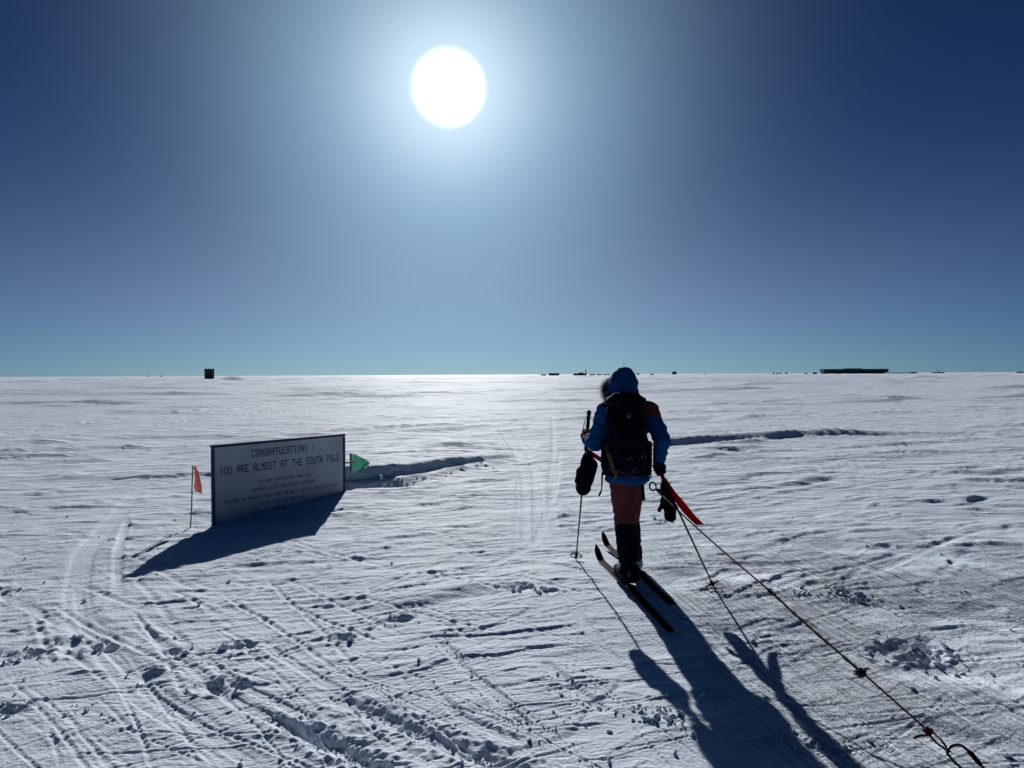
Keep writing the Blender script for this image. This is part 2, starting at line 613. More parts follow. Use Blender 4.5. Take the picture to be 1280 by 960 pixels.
def height(x, y):
    x = np.asarray(x, float)
    y = np.asarray(y, float)
    r = np.hypot(x, y)
    near = 1 - sst(14, 45, r)
    vnear = 1 - sst(7, 13, r)
    far = sst(10, 30, r)
    big = .08 * P(x / 8, y / 8, 1) + .018 * P(x / 2.7, y / 2.7, 2) * near + .5 * P(x / 60, y / 60, 3) * sst(30, 120, r)
    calm = np.ones_like(x)
    for cx, cy, rad in ((1.0, 5.7, 1.5), (1.5, 5.3, .8), (-3.4, 8.0, 1.6), (-2.7, 9.6, 1.2), (-4, 7, 1.0)):
        calm *= sst(.35, 1.0, np.hypot(x - cx, y - cy) / rad)
    big = big * (.12 + .88 * calm)
    h = big
    # drift in front of the sign, hollow at its left end, mound hiding its right foot
    h = h - .07 * np.exp(-((x + 3.65) ** 2 + (y - 8.35) ** 2) / .55)
    h = h + .055 * np.exp(-(((x + 2.35) / .55) ** 2 + ((y - 9.75) / .6) ** 2))
    h = h + .05 * np.exp(-(((x + 1.2) / 1.5) ** 2 + ((y - 10.4) / .6) ** 2))
    h = h - .16 * np.exp(-(((x + 2.1) / .6) ** 2 + ((y - 10.95) / .30) ** 2))
    # long drift banks with their steep face towards the sun's far side
    for pts, amp, run in (
            ([G(432, 604), G(500, 599), G(560, 589), G(600, 582), G(650, 573)], lambda t: .22 * (1 - t) ** .45, 3.5),
            ([G(500, 567), G(540, 563), G(590, 558), G(640, 552)], lambda t: .11 * np.sin(np.pi * np.clip(t, 0, 1)), 2.0),
            ([G(770, 563), G(840, 558), G(900, 555), G(980, 550), G(1060, 547), G(1180, 544), G(1290, 543)], lambda t: .17 * np.minimum(1, t * 6) * (1 - t) ** .6, 6),
            ([G(850, 580), G(900, 577), G(960, 572)], lambda t: .09 * np.sin(np.pi * np.clip(t, 0, 1)), 1.5),
            ([G(860, 571), G(915, 568), G(990, 560)], lambda t: .10 * np.sin(np.pi * np.clip(t, 0, 1)), 1.5),
            ([G(985, 612), G(1030, 606), G(1050, 600)], lambda t: .08 * np.sin(np.pi * np.clip(t, 0, 1)), .8),
            ([G(465, 765), G(520, 750), G(580, 735), G(640, 728)], lambda t: .05 * np.sin(np.pi * np.clip(t, 0, 1)), .6),
            ([G(0, 525), G(60, 522), G(130, 520)], lambda t: .12 * np.sin(np.pi * np.clip(t, 0, 1)), 3)):
        wob = .14 * P(x / 1.6, y / 1.6, 41) + .015 * P(x / .3, y / .3, 42)
        d, arc, side, L = seg_param(x, y + wob, [(p.x, p.y) for p in pts])
        t = arc / L
        ends = 1 - sst(0, .5, np.where((t <= 0) | (t >= 1), d - np.abs(side), 0))
        wall = sst(-.03, .13 + .0004 * r * r, side) * np.exp(-np.maximum(side, 0) / run)
        lip = .22 * np.exp(-((side + .28) / .16) ** 2)
        h = h + amp(t) * ends * (wall + lip)
    # wind-cut sastrugi, coarse to fine
    u, v = rotc(x + .25 * P(x / 2, y / 2, 5), y + .25 * P(x / 2, y / 2, 6), 24)
    keep = np.ones_like(x)
    for tail, L in (SKI_A, SKI_B):
        tip = tail + SKI_DIR * L
        d, _, _, _ = seg_param(x, y, [(tail.x, tail.y), (tip.x, tip.y)])
        keep *= sst(.05, .30, d)
    # tracks
    trk = np.zeros_like(x)
    for kind, hw, dep, px in TRACKS:
        pts = [(p.x, p.y) for p in (G(a, b) for a, b in px)]
        xs = [p[0] for p in pts]
        ys = [p[1] for p in pts]
        m = hw * 4 + .1
        k = (x > min(xs) - m) & (x < max(xs) + m) & (y > min(ys) - m) & (y < max(ys) + m)
        if not k.any():
            continue
        xx, yy = x[k], y[k]
        pts = [(p.x, p.y) for p in interp([Vector((a, b, 0)) for a, b in pts], 4)]
        d, arc, side, L = seg_param(xx, yy, pts)
        wob = 1 + .6 * P(arc / .5, arc * 0 + hw * 99, 21) + .12 * P(xx / .12, yy / .12, 22)
        fade = sst(0, .15, arc / L) * sst(0, .08, 1 - arc / L)
        if kind == 'sled':
            prof = -dep * (1 - sst(hw * .8, hw * 1.05, d)) + .5 * dep * np.exp(-((d - hw * 1.2) / (hw * .15 + .02)) ** 2)
        elif kind == 'ski':
            wob = np.clip(wob, .3, 1.6)
            prof = (-dep * (1 - sst(hw * .70, hw, d)) * wob + .4 * dep * np.exp(-((d - hw * 1.3) / (hw * .5)) ** 2) * wob) * (.55 if hw < .2 else .9)
        else:
            prof = -dep * (1 - sst(hw * .3, hw * 1.1, d + .02 * P(xx / .07, yy / .07, 23)))
            prof += .75 * dep * np.exp(-((np.abs(side) - hw * 1.7) / (hw * .8)) ** 2) * np.maximum(0, .5 + P(xx / .09, yy / .09, 24) + .6 * P(xx / .04, yy / .04, 25))
        trk[k] += prof * fade * {'deep': .24, 'ski': .42, 'sled': .34}[kind]
        keep[k] *= 1 - .85 * (1 - sst(hw, hw * 1.7, d)) * fade
    # fine straight scratches of skis, poles and runners
    sub = np.nonzero((r < 12) & (r > 2) & (y > 0))[0]
    if len(sub) > 1000:
        xs_, ys_ = x[sub], y[sub]
        for x0, y0, an, ln, hw, dep in SCRATCH:
            dx, dy = math.sin(an) * ln / 2, math.cos(an) * ln / 2
            m = hw * 3
            k = np.nonzero((np.abs(xs_ - x0) < abs(dx) + m) & (np.abs(ys_ - y0) < abs(dy) + m))[0]
            if not len(k):
                continue
            ex, ey = xs_[k] - x0, ys_[k] - y0
            along_ = ex * math.sin(an) + ey * math.cos(an)
            d = ex * math.cos(an) - ey * math.sin(an) + .012 * np.sin(along_ * 3 + x0 * 9)
            e = np.clip(1 - (np.abs(along_) / (ln / 2)) ** 4, 0, 1)
            trk[sub[k]] += dep * e * (-(1 - sst(hw * .15, hw, np.abs(d))) + .5 * np.exp(-((np.abs(d) - hw * 1.4) / (hw * .5)) ** 2))
    h1 = .016 * near * scarps(u, v, 1.9, .62, 10, .03, .10, .45, r)
    h1 += .0095 * near * scarps(u, v, 1.1, .24, 20, .07, .0, .35, r)
    h1 += .0065 * vnear * scarps(u, v, .65, .10, 25, .14, -.1, .35, r)
    h1 += .015 * near * sst(6, 9, r) * scarps(u, v, 1.0, .30, 45, .05, .08, .45, r)
    um, vm = rotc(x, y + .2 * P(x / 1.5, y / 1.5, 47), -6)
    h1 += .015 * near * sst(6, 9, r) * scarps(um, vm, .9, .38, 48, .05, .08, .45, r)
    u2, v2 = rotc(x, y, 38)
    h1 += .0055 * vnear * scarps(u2, v2, .9, .12, 60, .12, .0, .4, r) * sst(.5, -1.5, x)
    u2b, v2b = rotc(x + .1 * P(x, y, 8), y, 8)
    h1 += .0095 * near * scarps(u2b, v2b, 1.0, .16, 65, .10, .0, .4, r) * sst(4.5, 6.5, y)
    # fine striae drawn by runners on the right, along the direction of travel
    u3, v3 = rotc(x + .05 * P(x / .8, y / .8, 9), y, 101)
    stri = P(u3 / 1.6, v3 / .045, 31) + .6 * P(u3 / .8, v3 / .022, 32)
    h1 += .005 * stri * sst(.3, 1.6, x - .25 * (6 - y)) * (1 - sst(7.5, 11, r)) * sst(-.35, .25, P(x / 1.1, y / 1.4, 33))
    # striae on the left, fanning towards the sign
    u4, v4 = rotc(x + .06 * P(x, y, 12), y, 45)
    h1 += .0045 * P(u4 / 1.0, v4 / .04, 34) * sst(.8, -.6, x) * vnear * sst(-.1, .4, P(x / .9, y / .9, 35))
    u5, v5 = rotc(x + .1 * P(x, y, 13), y, 12)
    h1 += .009 * P(u5 / 1.1, v5 / .09, 36) * near * sst(-.2, .4, P(x / 1.6, y / 1.6, 37))
    # crumbs and grain
    crumb = sst(.25, .55, P(x / .75, y / .75, 51)) * vnear
    h1 += .010 * crumb * np.maximum(0, P(x / .055, y / .055, 52) - .05)
    h1 += .006 * P(x / .30, y / .22, 53) * near + .0035 * P(x / .10, y / .08, 54) * vnear + .0012 * P(x / .035, y / .03, 55) * vnear
    h1 = h1 * (.6 + .4 * sst(3.5, 6, r))
    h = h + h1 * keep
    # larger sastrugi farther off
    uf, vf = rotc(x + .9 * P(x / 7, y / 7, 14), y + .9 * P(x / 7, y / 7, 15), 14)
    h = h + .055 * sst(8, 14, r) * (1 - sst(35, 60, r)) * scarps(uf, vf, 2.8, .7, 75, .06, .05, .5, r)
    h = h + .11 * sst(11, 22, r) * (1 - sst(90, 200, r)) * scarps(uf, vf, 8, 1.9, 70, .07, .08, .5, r)
    h = h + .33 * sst(28, 60, r) * (1 - sst(500, 900, r)) * scarps(uf, vf, 16, 6, 80, .08, .1, .5, r)
    h = h + .75 * sst(120, 250, r) * (1 - sst(2500, 5000, r)) * scarps(uf, vf, 22, 30, 90, .10, .1, .5, r)
    # berm beside the far hut
    h = h + 1.5 * np.exp(-((x + 98) / 4.5) ** 2) * sst(248, 250, y) * np.exp(-np.maximum(y - 250, 0) / 6)
    h = h + .30 * np.exp(-((x + 108) / 3.0) ** 2) * sst(250.5, 251.5, y) * np.exp(-np.maximum(y - 251.5, 0) / 3)
    h = h + trk
    for px, py, rad in FOOT:
        p = G(px, py)
        k = np.hypot(x - p.x, y - p.y) < rad * 4
        if k.any():
            d = np.hypot((x[k] - p.x) / 1.25, y[k] - p.y) * (1 + .25 * P(x[k] / .1, y[k] / .1, 27)) / rad
            h[k] += -.30 * rad * np.exp(-d ** 4) + .10 * rad * np.exp(-((d - 1.5) / .35) ** 2) * np.maximum(0, .6 + P(x[k] / .06, y[k] / .06, 28))
    return h


def hz(x, y):
    return float(height(np.array([x]), np.array([y]))[0])


def build_snow():
    fine = np.radians(np.linspace(-44, 44, 930))
    coarse = np.radians(np.concatenate([np.linspace(-180, -45, 60)[:-1], ]))
    ang_ = np.concatenate([coarse, fine, -coarse[::-1][:-1]])
    inv = np.linspace(1 / 2.0, 1 / 40.0, 960)
    rad = np.concatenate([np.linspace(.12, 1.97, 30), 1 / inv, np.geomspace(40.25, 420, 260), np.geomspace(430, 30000, 60)])
    A, Rr = np.meshgrid(ang_, rad)
    X = (np.sin(A) * Rr).ravel()
    Y = (np.cos(A) * Rr).ravel()
    Z = height(X, Y)
    na, nr = len(ang_), len(rad)
    idx = np.arange(na * nr).reshape(nr, na)
    a = idx[:-1]
    b = idx[1:]
    nxt = np.roll(np.arange(na), -1)
    quads = np.stack([a, a[:, nxt], b[:, nxt], b], -1).reshape(-1, 4)[:, ::-1]
    me = bpy.data.meshes.new('snow_ground')
    nv, nq = na * nr + 1, len(quads)
    co = np.empty((nv, 3), np.float32)
    co[:-1, 0], co[:-1, 1], co[:-1, 2] = X, Y, Z
    co[-1] = (0, 0, Z[:na].mean())
    tri = np.stack([idx[0], np.full(na, nv - 1), idx[0][nxt]], -1)[:, ::-1]
    tri = np.stack([idx[0], idx[0][nxt], np.full(na, nv - 1)], -1)[:, ::-1]
    loops = np.concatenate([quads.ravel(), tri.ravel()]).astype(np.int32)
    starts = np.concatenate([np.arange(nq) * 4, nq * 4 + np.arange(len(tri)) * 3]).astype(np.int32)
    me.vertices.add(nv)
    me.vertices.foreach_set('co', co.ravel())
    me.loops.add(len(loops))
    me.loops.foreach_set('vertex_index', loops)
    me.polygons.add(len(starts))
    me.polygons.foreach_set('loop_start', starts)
    me.update(calc_edges=True)
    me.polygons.foreach_set('use_smooth', np.ones(len(starts), bool))
    o = link('snow_ground', me, 'snow')
    o['kind'] = 'structure'
    return o


build_snow()


# loose crumbs and blocks of broken snow along the deep tracks, the bank by the sign and the footprints
def build_crumbs():
    base = bmesh.new()
    bmesh.ops.create_icosphere(base, subdivisions=1, radius=1)
    bv = np.array([v.co[:] for v in base.verts])
    bf = np.array([[v.index for v in f.verts] for f in base.faces])
    base.free()
    spots = []

    def along(px, n, spread, lo, hi):
        pts = interp([G(a, b) for a, b in px], 12)
        for _ in range(n):
            p = pts[rng.integers(len(pts))]
            spots.append((p.x + rng.normal() * spread, p.y + rng.normal() * spread, lo + (hi - lo) * rng.random() ** 2.5))
    along([(447, 877), (513, 903), (567, 927), (647, 957)], 60, .04, .004, .016)
    along([(330, 885), (400, 917), (450, 940), (500, 965)], 30, .04, .004, .013)
    along([(356, 893), (430, 929), (480, 955)], 40, .04, .004, .014)
    along([(445, 611), (500, 604), (560, 596), (620, 583)], 30, .12, .012, .04)
    along([(553, 790), (620, 863), (667, 907)], 40, .05, .004, .012)
    along([(692, 831), (722, 858), (765, 887)], 30, .06, .004, .014)
    along([(690, 880), (710, 900), (740, 915)], 18, .08, .004, .012)
    along([(990, 915), (1020, 925), (1060, 930)], 45, .06, .004, .016)
    along([(1000, 740), (1060, 735), (1090, 745)], 60, .1, .008, .025)
    along([(800, 885), (825, 890), (840, 900)], 50, .05, .006, .02)
    along([(1100, 800), (1180, 820), (1260, 850)], 60, .13, .005, .018)
    along([(0, 885), (40, 880), (90, 895)], 25, .09, .004, .014)
    along([(840, 760), (850, 772)], 12, .05, .006, .018)
    for px, py, rad in FOOT:
        p = G(px, py)
        for _ in range(7):
            a, d = rng.random() * 6.28, rad * (1 + rng.random() * 1.1)
            spots.append((p.x + math.cos(a) * d * 1.2, p.y + math.sin(a) * d, .005 + .020 * rng.random() ** 2))
    for _ in range(90):
        px, py = rng.uniform(0, 1280), 640 + 320 * rng.random()
        p = G(px, py)
        spots.append((p.x, p.y, .005 + .013 * rng.random() ** 2))
    sp = np.array(spots)
    z = height(sp[:, 0], sp[:, 1])
    V, F = [], []
    for i, (x, y, s) in enumerate(sp):
        sc = s * (.6 + .8 * rng.random(3)) * (1.2, 1.2, .75)
        jit = 1 + .28 * rng.normal(size=(len(bv), 1))
        q = Quaternion(rng.normal(size=4)).normalized().to_matrix()
        vv = (bv * jit * sc) @ np.array(q).T + (x, y, z[i] + s * .25)
        V.append(vv)
        F.append(bf + i * len(bv))
    me = bpy.data.meshes.new('snow_crumbs')
    me.from_pydata(np.concatenate(V).tolist(), [], np.concatenate(F).tolist())
    o = link('snow_crumbs', me, 'snow')
    tag(o, 'loose crumbs and blocks of broken snow beside the tracks', 'snow crumbs', kind='stuff')


build_crumbs()

# ------------------------------------------------------------------ the sign
GL = {
    'A': '01110 10001 10001 11111 10001 10001 10001', 'B': '11110 10001 11110 10001 10001 10001 11110',
    'C': '01110 10001 10000 10000 10000 10001 01110', 'D': '11110 10001 10001 10001 10001 10001 11110',
    'E': '11111 10000 10000 11110 10000 10000 11111', 'F': '11111 10000 10000 11110 10000 10000 10000',
    'G': '01110 10001 10000 10111 10001 10001 01110', 'H': '10001 10001 10001 11111 10001 10001 10001',
    'I': '01110 00100 00100 00100 00100 00100 01110', 'K': '10001 10010 10100 11000 10100 10010 10001',
    'L': '10000 10000 10000 10000 10000 10000 11111', 'M': '10001 11011 10101 10101 10001 10001 10001',
    'N': '10001 11001 10101 10101 10011 10001 10001', 'O': '01110 10001 10001 10001 10001 10001 01110',
    'P': '11110 10001 10001 11110 10000 10000 10000', 'R': '11110 10001 10001 11110 10100 10010 10001',
    'S': '01111 10000 10000 01110 00001 00001 11110', 'T': '11111 00100 00100 00100 00100 00100 00100',
    'U': '10001 10001 10001 10001 10001 10001 01110', 'V': '10001 10001 10001 10001 01010 01010 00100',
    'X': '10001 01010 00100 00100 00100 01010 10001', 'Y': '10001 10001 01010 00100 00100 00100 00100',
    'W': '10001 10001 10001 10101 10101 11011 10001', '!': '00100 00100 00100 00100 00100 00000 00100',
    '-': '00000 00000 00000 11111 00000 00000 00000', ' ': '00000 00000 00000 00000 00000 00000 00000',
}


def build_sign():
    L0, L1 = Vector((-3.566, 8.40, 0)), Vector((-2.365, 10.0, 0))
    top = .897
    du = (L1 - L0)
    length = du.length
    du.normalize()
    nrm = Vector((du.y, -du.x, 0))                # towards the camera side
    if nrm.y > 0:
        nrm = -nrm
    rot = Matrix((du, -nrm, Vector((0, 0, 1)))).transposed()
    root = empty('signboard', (L0 + L1) / 2, 'large white signboard with navy frame and stencilled congratulations text in the snow', 'sign')
    bot = -.32
    mid = (L0 + L1) / 2

    def loc(u, v, w=0):                           # u along, v below the top, w towards the reader
        return L0 + du * u + Vector((0, 0, top - v)) + nrm * w
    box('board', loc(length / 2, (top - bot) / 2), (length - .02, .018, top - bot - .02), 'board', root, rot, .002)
    fw = .035
    box('frame_rail', loc(length / 2, fw / 2 - .003, .002), (length + .01, .036, fw), 'navy', root, rot, .003)
    for u in (fw / 2, length - fw / 2):
        box('frame_stile', loc(u, fw + (top - bot - fw) / 2, .003), (fw, .034, top - bot - fw - .006), 'navy', root, rot, .003)
    for u in (.35, length - .35):
        box('post', loc(u, (top - bot) / 2 + .03, -.055), (.07, .07, top - bot + .05), 'wood', root, rot, .004)
    box('batten', loc(length - .02 + .06, .42, -.03), (.34, .02, .022), 'wood', root, rot, .003)
    lines = [('CONGRATULATIONS !', .265, .735, .098, .094), ('YOU ARE ALMOST AT THE SOUTH POLE', .05, .945, .272, .096),
             ('YOU ARE NOW INSIDE AREA OF', .31, .70, .488, .036), ('AMUNDSEN SCOTT SOUTH-POLE STATION', .26, .735, .583, .036),
             ('PROCEED ON MARKED TRAIL FOR THE NEXT LEG TO THE SOUTH POLE', .075, .93, .680, .036),
             ('DO NOT TURN OFF THE TRAILS', .32, .68, .770, .036), ('DO NOT LEAVE', .275, .50, .862, .036)]
    def letters(name, bm):
        bmesh.ops.remove_doubles(bm, verts=bm.verts, dist=1e-5)
        for f in bm.faces:
            f.normal_update()
            if f.normal.dot(nrm) < 0:
                f.normal_flip()
        return from_bm(name, bm, 'ink', root)

    for text, u0, u1, v, caph in lines:
        large = caph > .05
        bm = bmesh.new()
        adv = (u1 - u0) * length / (len(text) - .3)
        cw = adv * .78 / 5
        ch = caph / 7
        x = u0 * length
        for c in text:
            rows = GL[c].split()
            for j, row in enumerate(rows):
                i = 0
                while i < 5:
                    if row[i] == '1':
                        k = i
                        while k < 5 and row[k] == '1':
                            k += 1
                        gap = .10 if (j == 3 and c in 'OUDCGSQ0' and caph > .05) else 0
                        # letters a little thicker than the grid, broken where the stencil bridges
                        q = [loc(x + i * cw, v + (j + gap - .1) * ch, .0095), loc(x + (k + .28) * cw, v + (j + gap - .1) * ch, .0095),
                             loc(x + (k + .28) * cw, v + (j + 1 - gap + .1) * ch, .0095), loc(x + i * cw, v + (j + 1 - gap + .1) * ch, .0095)]
                        bm.faces.new([bm.verts.new(p) for p in q])
                        i = k
                    else:
                        i += 1
            x += adv
            if large and c != ' ':
                letters('letter', bm)
                bm = bmesh.new()
        if not large:
            letters('small_lettering', bm)['kind'] = 'stuff'
        else:
            bm.free()


build_sign()


def build_flag(base, topp, m, cloth, label):
    root = empty('marker_flag', base, label, 'flag', None)
    d = topp - base
    pts = [base - d * .25, base, base + d * .35 + Vector((.004, 0, 0)), base + d * .7, topp]
    tube('pole', pts, [.009, .009, .0085, .008, .007], m, root, 8)
    return root


def cloth_sheet(name, grid, m, parent):
    """grid[i][j] of points -> thin cloth with thickness"""
    bm = bmesh.new()
    vs = [[bm.verts.new(p) for p in row] for row in grid]
    for i in range(len(vs) - 1):
        for j in range(len(vs[0]) - 1):
            bm.faces.new((vs[i][j], vs[i + 1][j], vs[i + 1][j + 1], vs[i][j + 1]))
    o = from_bm(name, bm, m, parent, True)
    return o


# red flag left of the sign: limp, rolled on itself
rb = at(238, 662, 8.35)
rt = at(241, 582, 8.35)
fl = build_flag(rb, rt, 'bamboo', None, 'short bamboo pole with limp red flag beside the sign')
g = []
for i in range(9):
    t = i / 8
    row = []
    for j in range(9):
        s = j / 8
        wdt = .062 * (1 - .1 * t)
        x = s * wdt + .012 * math.sin(s * 5 + t * 3) + .01 * t * s
        yv = .045 * math.sin(s * 6.5 + 1.2 * t) * s + .01
        sag = .05 * s * (1 if t < .9 else 1.6)
        row.append(rt + Vector((x + .004, yv, -.01 - t * .245 - sag)))
    g.append(row)
cloth_sheet('flag_cloth', g, 'redflag', fl)
for dz in (.005, .03):
    tube('tie', [rt + Vector((-.008, -.012, -dz)), rt + Vector((.012, -.015, -dz - .004)), rt + Vector((.03, -.01, -dz + .012)), rt + Vector((.034, -.012, -dz - .025))], .003, 'black', fl, 5)
tube('tie', [rt + Vector((.07, .0, -.30)), rt + Vector((.085, 0, -.315)), rt + Vector((.11, 0, -.335))], .0035, 'redweb', fl, 5)

# green flag right of the sign: blown out to the right
gb = at(438, 617, 11.15)
gt = at(438.5, 567, 11.15)
fl = build_flag(gb, gt, 'bamboo', None, 'short pole with wind-blown green flag at the signboard end')
g = []
for i in range(9):
    t = i / 8
    row = []
    for j in range(11):
        s = j / 10
        lo_ = .285 - .16 * s ** 1.5
        x = .32 * s - .07 * s * abs(t - .55) * 2
        z = -.004 - .085 * s ** 1.4 - t * lo_ + .018 * s * math.sin(5 * s + 5 * t)
        row.append(gt + Vector((x, .06 * math.sin(9 * s + 3.5 * t) * s - .006, z)))
    g.append(row)
cloth_sheet('flag_cloth', g, 'greenflag', fl)
tube('sleeve', [gt + Vector((-.002, 0, .003)), gt + Vector((-.003, 0, -.27))], .0155, 'greenflag', fl, 8)


# ------------------------------------------------------------------ soft bodies: overlapping balls fused into one skin
def ball(bm, c, r, sub=2, rot=None):
    r = r if isinstance(r, (tuple, list)) else (r, r, r)
    mtx = Matrix.Translation(c) @ (rot.to_4x4() if rot else Matrix()) @ Matrix.Diagonal((*r, 1))
    bmesh.ops.create_icosphere(bm, subdivisions=sub, radius=1, matrix=mtx)


def limb(bm, p0, r0, p1, r1, sub=2):
    p0, p1 = Vector(p0), Vector(p1)
    n = max(3, int((p1 - p0).length / (min(r0, r1) * .35)))
    for i in range(n + 1):
        t = i / n
        ball(bm, p0.lerp(p1, t), r0 + (r1 - r0) * t, sub)


def fuse(name, bm, m, voxel, smooth=6, parent=None, wrinkle=0, wscale=(9, 9, 14), seed=0, keep=None):
    me = bpy.data.meshes.new(name)
    bm.to_mesh(me)
    bm.free()
    tmp = bpy.data.objects.new('tmp', me)
    C.objects.link(tmp)
    md = tmp.modifiers.new('r', 'REMESH')
    md.mode = 'VOXEL'
    md.voxel_size = voxel
    ms = tmp.modifiers.new('s', 'SMOOTH')
    ms.factor = .5
    ms.iterations = smooth
    dg = bpy.context.evaluated_depsgraph_get()
    res = bpy.data.meshes.new_from_object(tmp.evaluated_get(dg))
    bpy.data.objects.remove(tmp)
    bpy.data.meshes.remove(me)
    res.name = name
    if wrinkle:
        n = len(res.vertices)
        co = np.empty(n * 3, np.float32)
        res.vertices.foreach_get('co', co)
        co = co.reshape(-1, 3).astype(float)
        no = np.empty(n * 3, np.float32)
        res.vertices.foreach_get('normal', no)
        no = no.reshape(-1, 3)
        x, y, z = co.T
        a = P(x * wscale[0] + 2 * P(z * 4, y * 4, seed), z * wscale[2] + y * 5 + 1.5 * P(x * 6, y * 6, seed + 1), seed + 2)
        b = P((x + y) * wscale[0] * 2, z * wscale[2] * 2.2 + 3, seed + 3)
        d = wrinkle * (1.0 - 2 * np.abs(a)) + wrinkle * .4 * b
        co += no * d[:, None]
        res.vertices.foreach_set('co', co.astype(np.float32).ravel())
        res.update()
    return link(name, res, m, parent, True)


# ------------------------------------------------------------------ the skier
YB = 5.95                                   # how far ahead the skier's hips are
hipc = at(783, 594, YB)
person = bmesh.new()
sh_l, sh_r = at(757, 514, 5.98), at(812, 513, 5.98)
el_l, wr_l = at(744, 554, 6.00), at(732, 548, 6.26)
el_r, wr_r = at(828, 551, 5.86), at(823, 579, 6.02)
hip_l, hip_r = at(777, 600, 5.94), at(790, 600, 5.98)
kn_l, an_l = at(782, 658, 6.02), at(789, 717, 5.80)
kn_r, an_r = at(786, 652, 6.40), at(791, 702, 6.27)
neck, headc = at(779, 502, 6.04), at(777, 481, 6.09)
chest = at(783, 530, 6.00)
waist = at(783, 575, 5.97)
HEAD_YAW = Matrix.Rotation(R(46), 3, 'Z')   # turned to the skier's left
TILT = Matrix.Rotation(R(-22), 3, 'X')
HR = HEAD_YAW @ TILT


def hd(x, y, z):                            # head frame: y = where the face looks
    return headc + HR @ Vector((x, y, z))


# body under the clothes, one continuous skin with a face
ball(person, hd(0, .0, .01), (.076, .095, .115), 3, HR)
ball(person, hd(0, .05, -.045), (.058, .055, .065), 3, HR)
limb(person, hd(0, .093, .02), .010, hd(0, .118, -.022), .016)
ball(person, hd(0, .100, -.060), (.022, .012, .006), 2, HR)
ball(person, hd(0, .100, -.070), (.018, .012, .006), 2, HR)
ball(person, hd(0, .094, .038), (.050, .012, .010), 2, HR)
for s in (-1, 1):
    ball(person, hd(s * .078, -.005, -.005), (.012, .022, .034), 2, HR)
    ball(person, hd(s * .033, .082, -.022), (.022, .018, .018), 2, HR)
limb(person, headc - Vector((0, .01, .06)), .052, neck - Vector((0, 0, .06)), .058)
ball(person, chest, (.14, .095, .17), 3)
ball(person, waist, (.13, .09, .14), 3)
ball(person, hipc, (.14, .095, .11), 3)
for a, b, c in ((sh_l, el_l, wr_l), (sh_r, el_r, wr_r)):
    limb(person, a, .050, b, .042)
    limb(person, b, .042, c, .030)
    limb(person, chest + Vector((0, 0, .12)), .06, a, .05)
for a, b, c in ((hip_l, kn_l, an_l), (hip_r, kn_r, an_r)):
    limb(person, a, .080, b, .055)
    limb(person, b, .055, c, .040)
person_o = fuse('person', person, 'skin', .0085, 3)
tag(person_o, 'skier in blue hooded jacket and maroon trousers walking away on skis, dark pack on back', 'person')

# eyes
for s in (-1, 1):
    bm = bmesh.new()
    ball(bm, hd(s * .033, .086, .014), (.013, .012, .011), 2, HR)
    from_bm('eye', bm, 'black', person_o, True)

# jacket
bm = bmesh.new()
UP = Vector((0, 0, 1))
for t, rx, ry in ((0, .185, .135), (.15, .19, .138), (.3, .185, .140), (.45, .176, .138), (.6, .172, .135), (.75, .176, .135), (.9, .184, .14), (1, .188, .142)):
    c = at(783, 512, 5.99).lerp(at(784, 597, 5.95), t)
    ball(bm, c, (rx, ry, .075), 3)
ball(bm, at(783, 505, 6.02), (.15, .105, .07), 3)
limb(bm, at(783, 506, 6.02), .085, sh_l + Vector((.015, 0, -.005)), .078)
limb(bm, at(783, 506, 6.02), .085, sh_r + Vector((-.015, 0, -.005)), .078)
for a, b, c in ((sh_l, el_l, wr_l), (sh_r, el_r, wr_r)):
    limb(bm, a, .080, b, .070)
    limb(bm, b, .070, b.lerp(c, .74), .054)
# collar into the hood
limb(bm, at(781, 506, 6.03), .095, at(779, 496, 6.05), .098)
hood_c = headc - HR @ Vector((0, .035, -.012))
ball(bm, hood_c, (.108, .118, .125), 3, HR)
ball(bm, at(778, 491, 6.05), (.140, .105, .075), 3)
ball(bm, at(778, 483, 6.05), (.125, .10, .09), 3)
ball(bm, at(781, 467, 6.06), (.072, .085, .062), 3)
ball(bm, at(780, 499, 6.03), (.155, .11, .06), 3)
for k in range(16):                          # rim of the hood, open towards the face
    a = k * math.pi / 8
    for yy in (.02, .05, .08):
        ball(bm, hd(math.cos(a) * (.098 - yy * .1), yy, math.sin(a) * .112 - .02 - yy * .25), .027, 2)
jacket = fuse('jacket', bm, 'jacket', .0105, 5, person_o, .0075, (8, 8, 17), 3)
jacket.data.materials.append(M['yoke'])
# rust coloured shoulder panels
nrm_co = np.empty(len(jacket.data.polygons) * 3, np.float32)
jacket.data.polygons.foreach_get('center', nrm_co)
cc = nrm_co.reshape(-1, 3)
zt = at(800, 519, 5.98).z
rxm = at(798, 510, 5.98).x
mi = ((cc[:, 2] > zt + .02 * np.sin(cc[:, 0] * 30)) & (cc[:, 0] > rxm) & (cc[:, 2] < neck.z + .06)).astype(np.int32)
mi |= ((cc[:, 2] > zt + .02) & (cc[:, 0] < at(767, 510, 5.98).x) & (cc[:, 2] < neck.z + .02) & (cc[:, 1] > 6.02)).astype(np.int32)
jacket.data.polygons.foreach_set('material_index', mi)

# hem drawcord line and cuffs
for c, r0 in ((el_l.lerp(wr_l, .70), .056), (el_r.lerp(wr_r, .80), .056)):
    bm = bmesh.new()
    d = (wr_l - el_l) if c.x < 1 else (wr_r - el_r)
    d.normalize()
    limb(bm, c - d * .012, r0, c + d * .028, r0 * .95)
    fuse('cuff', bm, 'black', .008, 2, person_o)

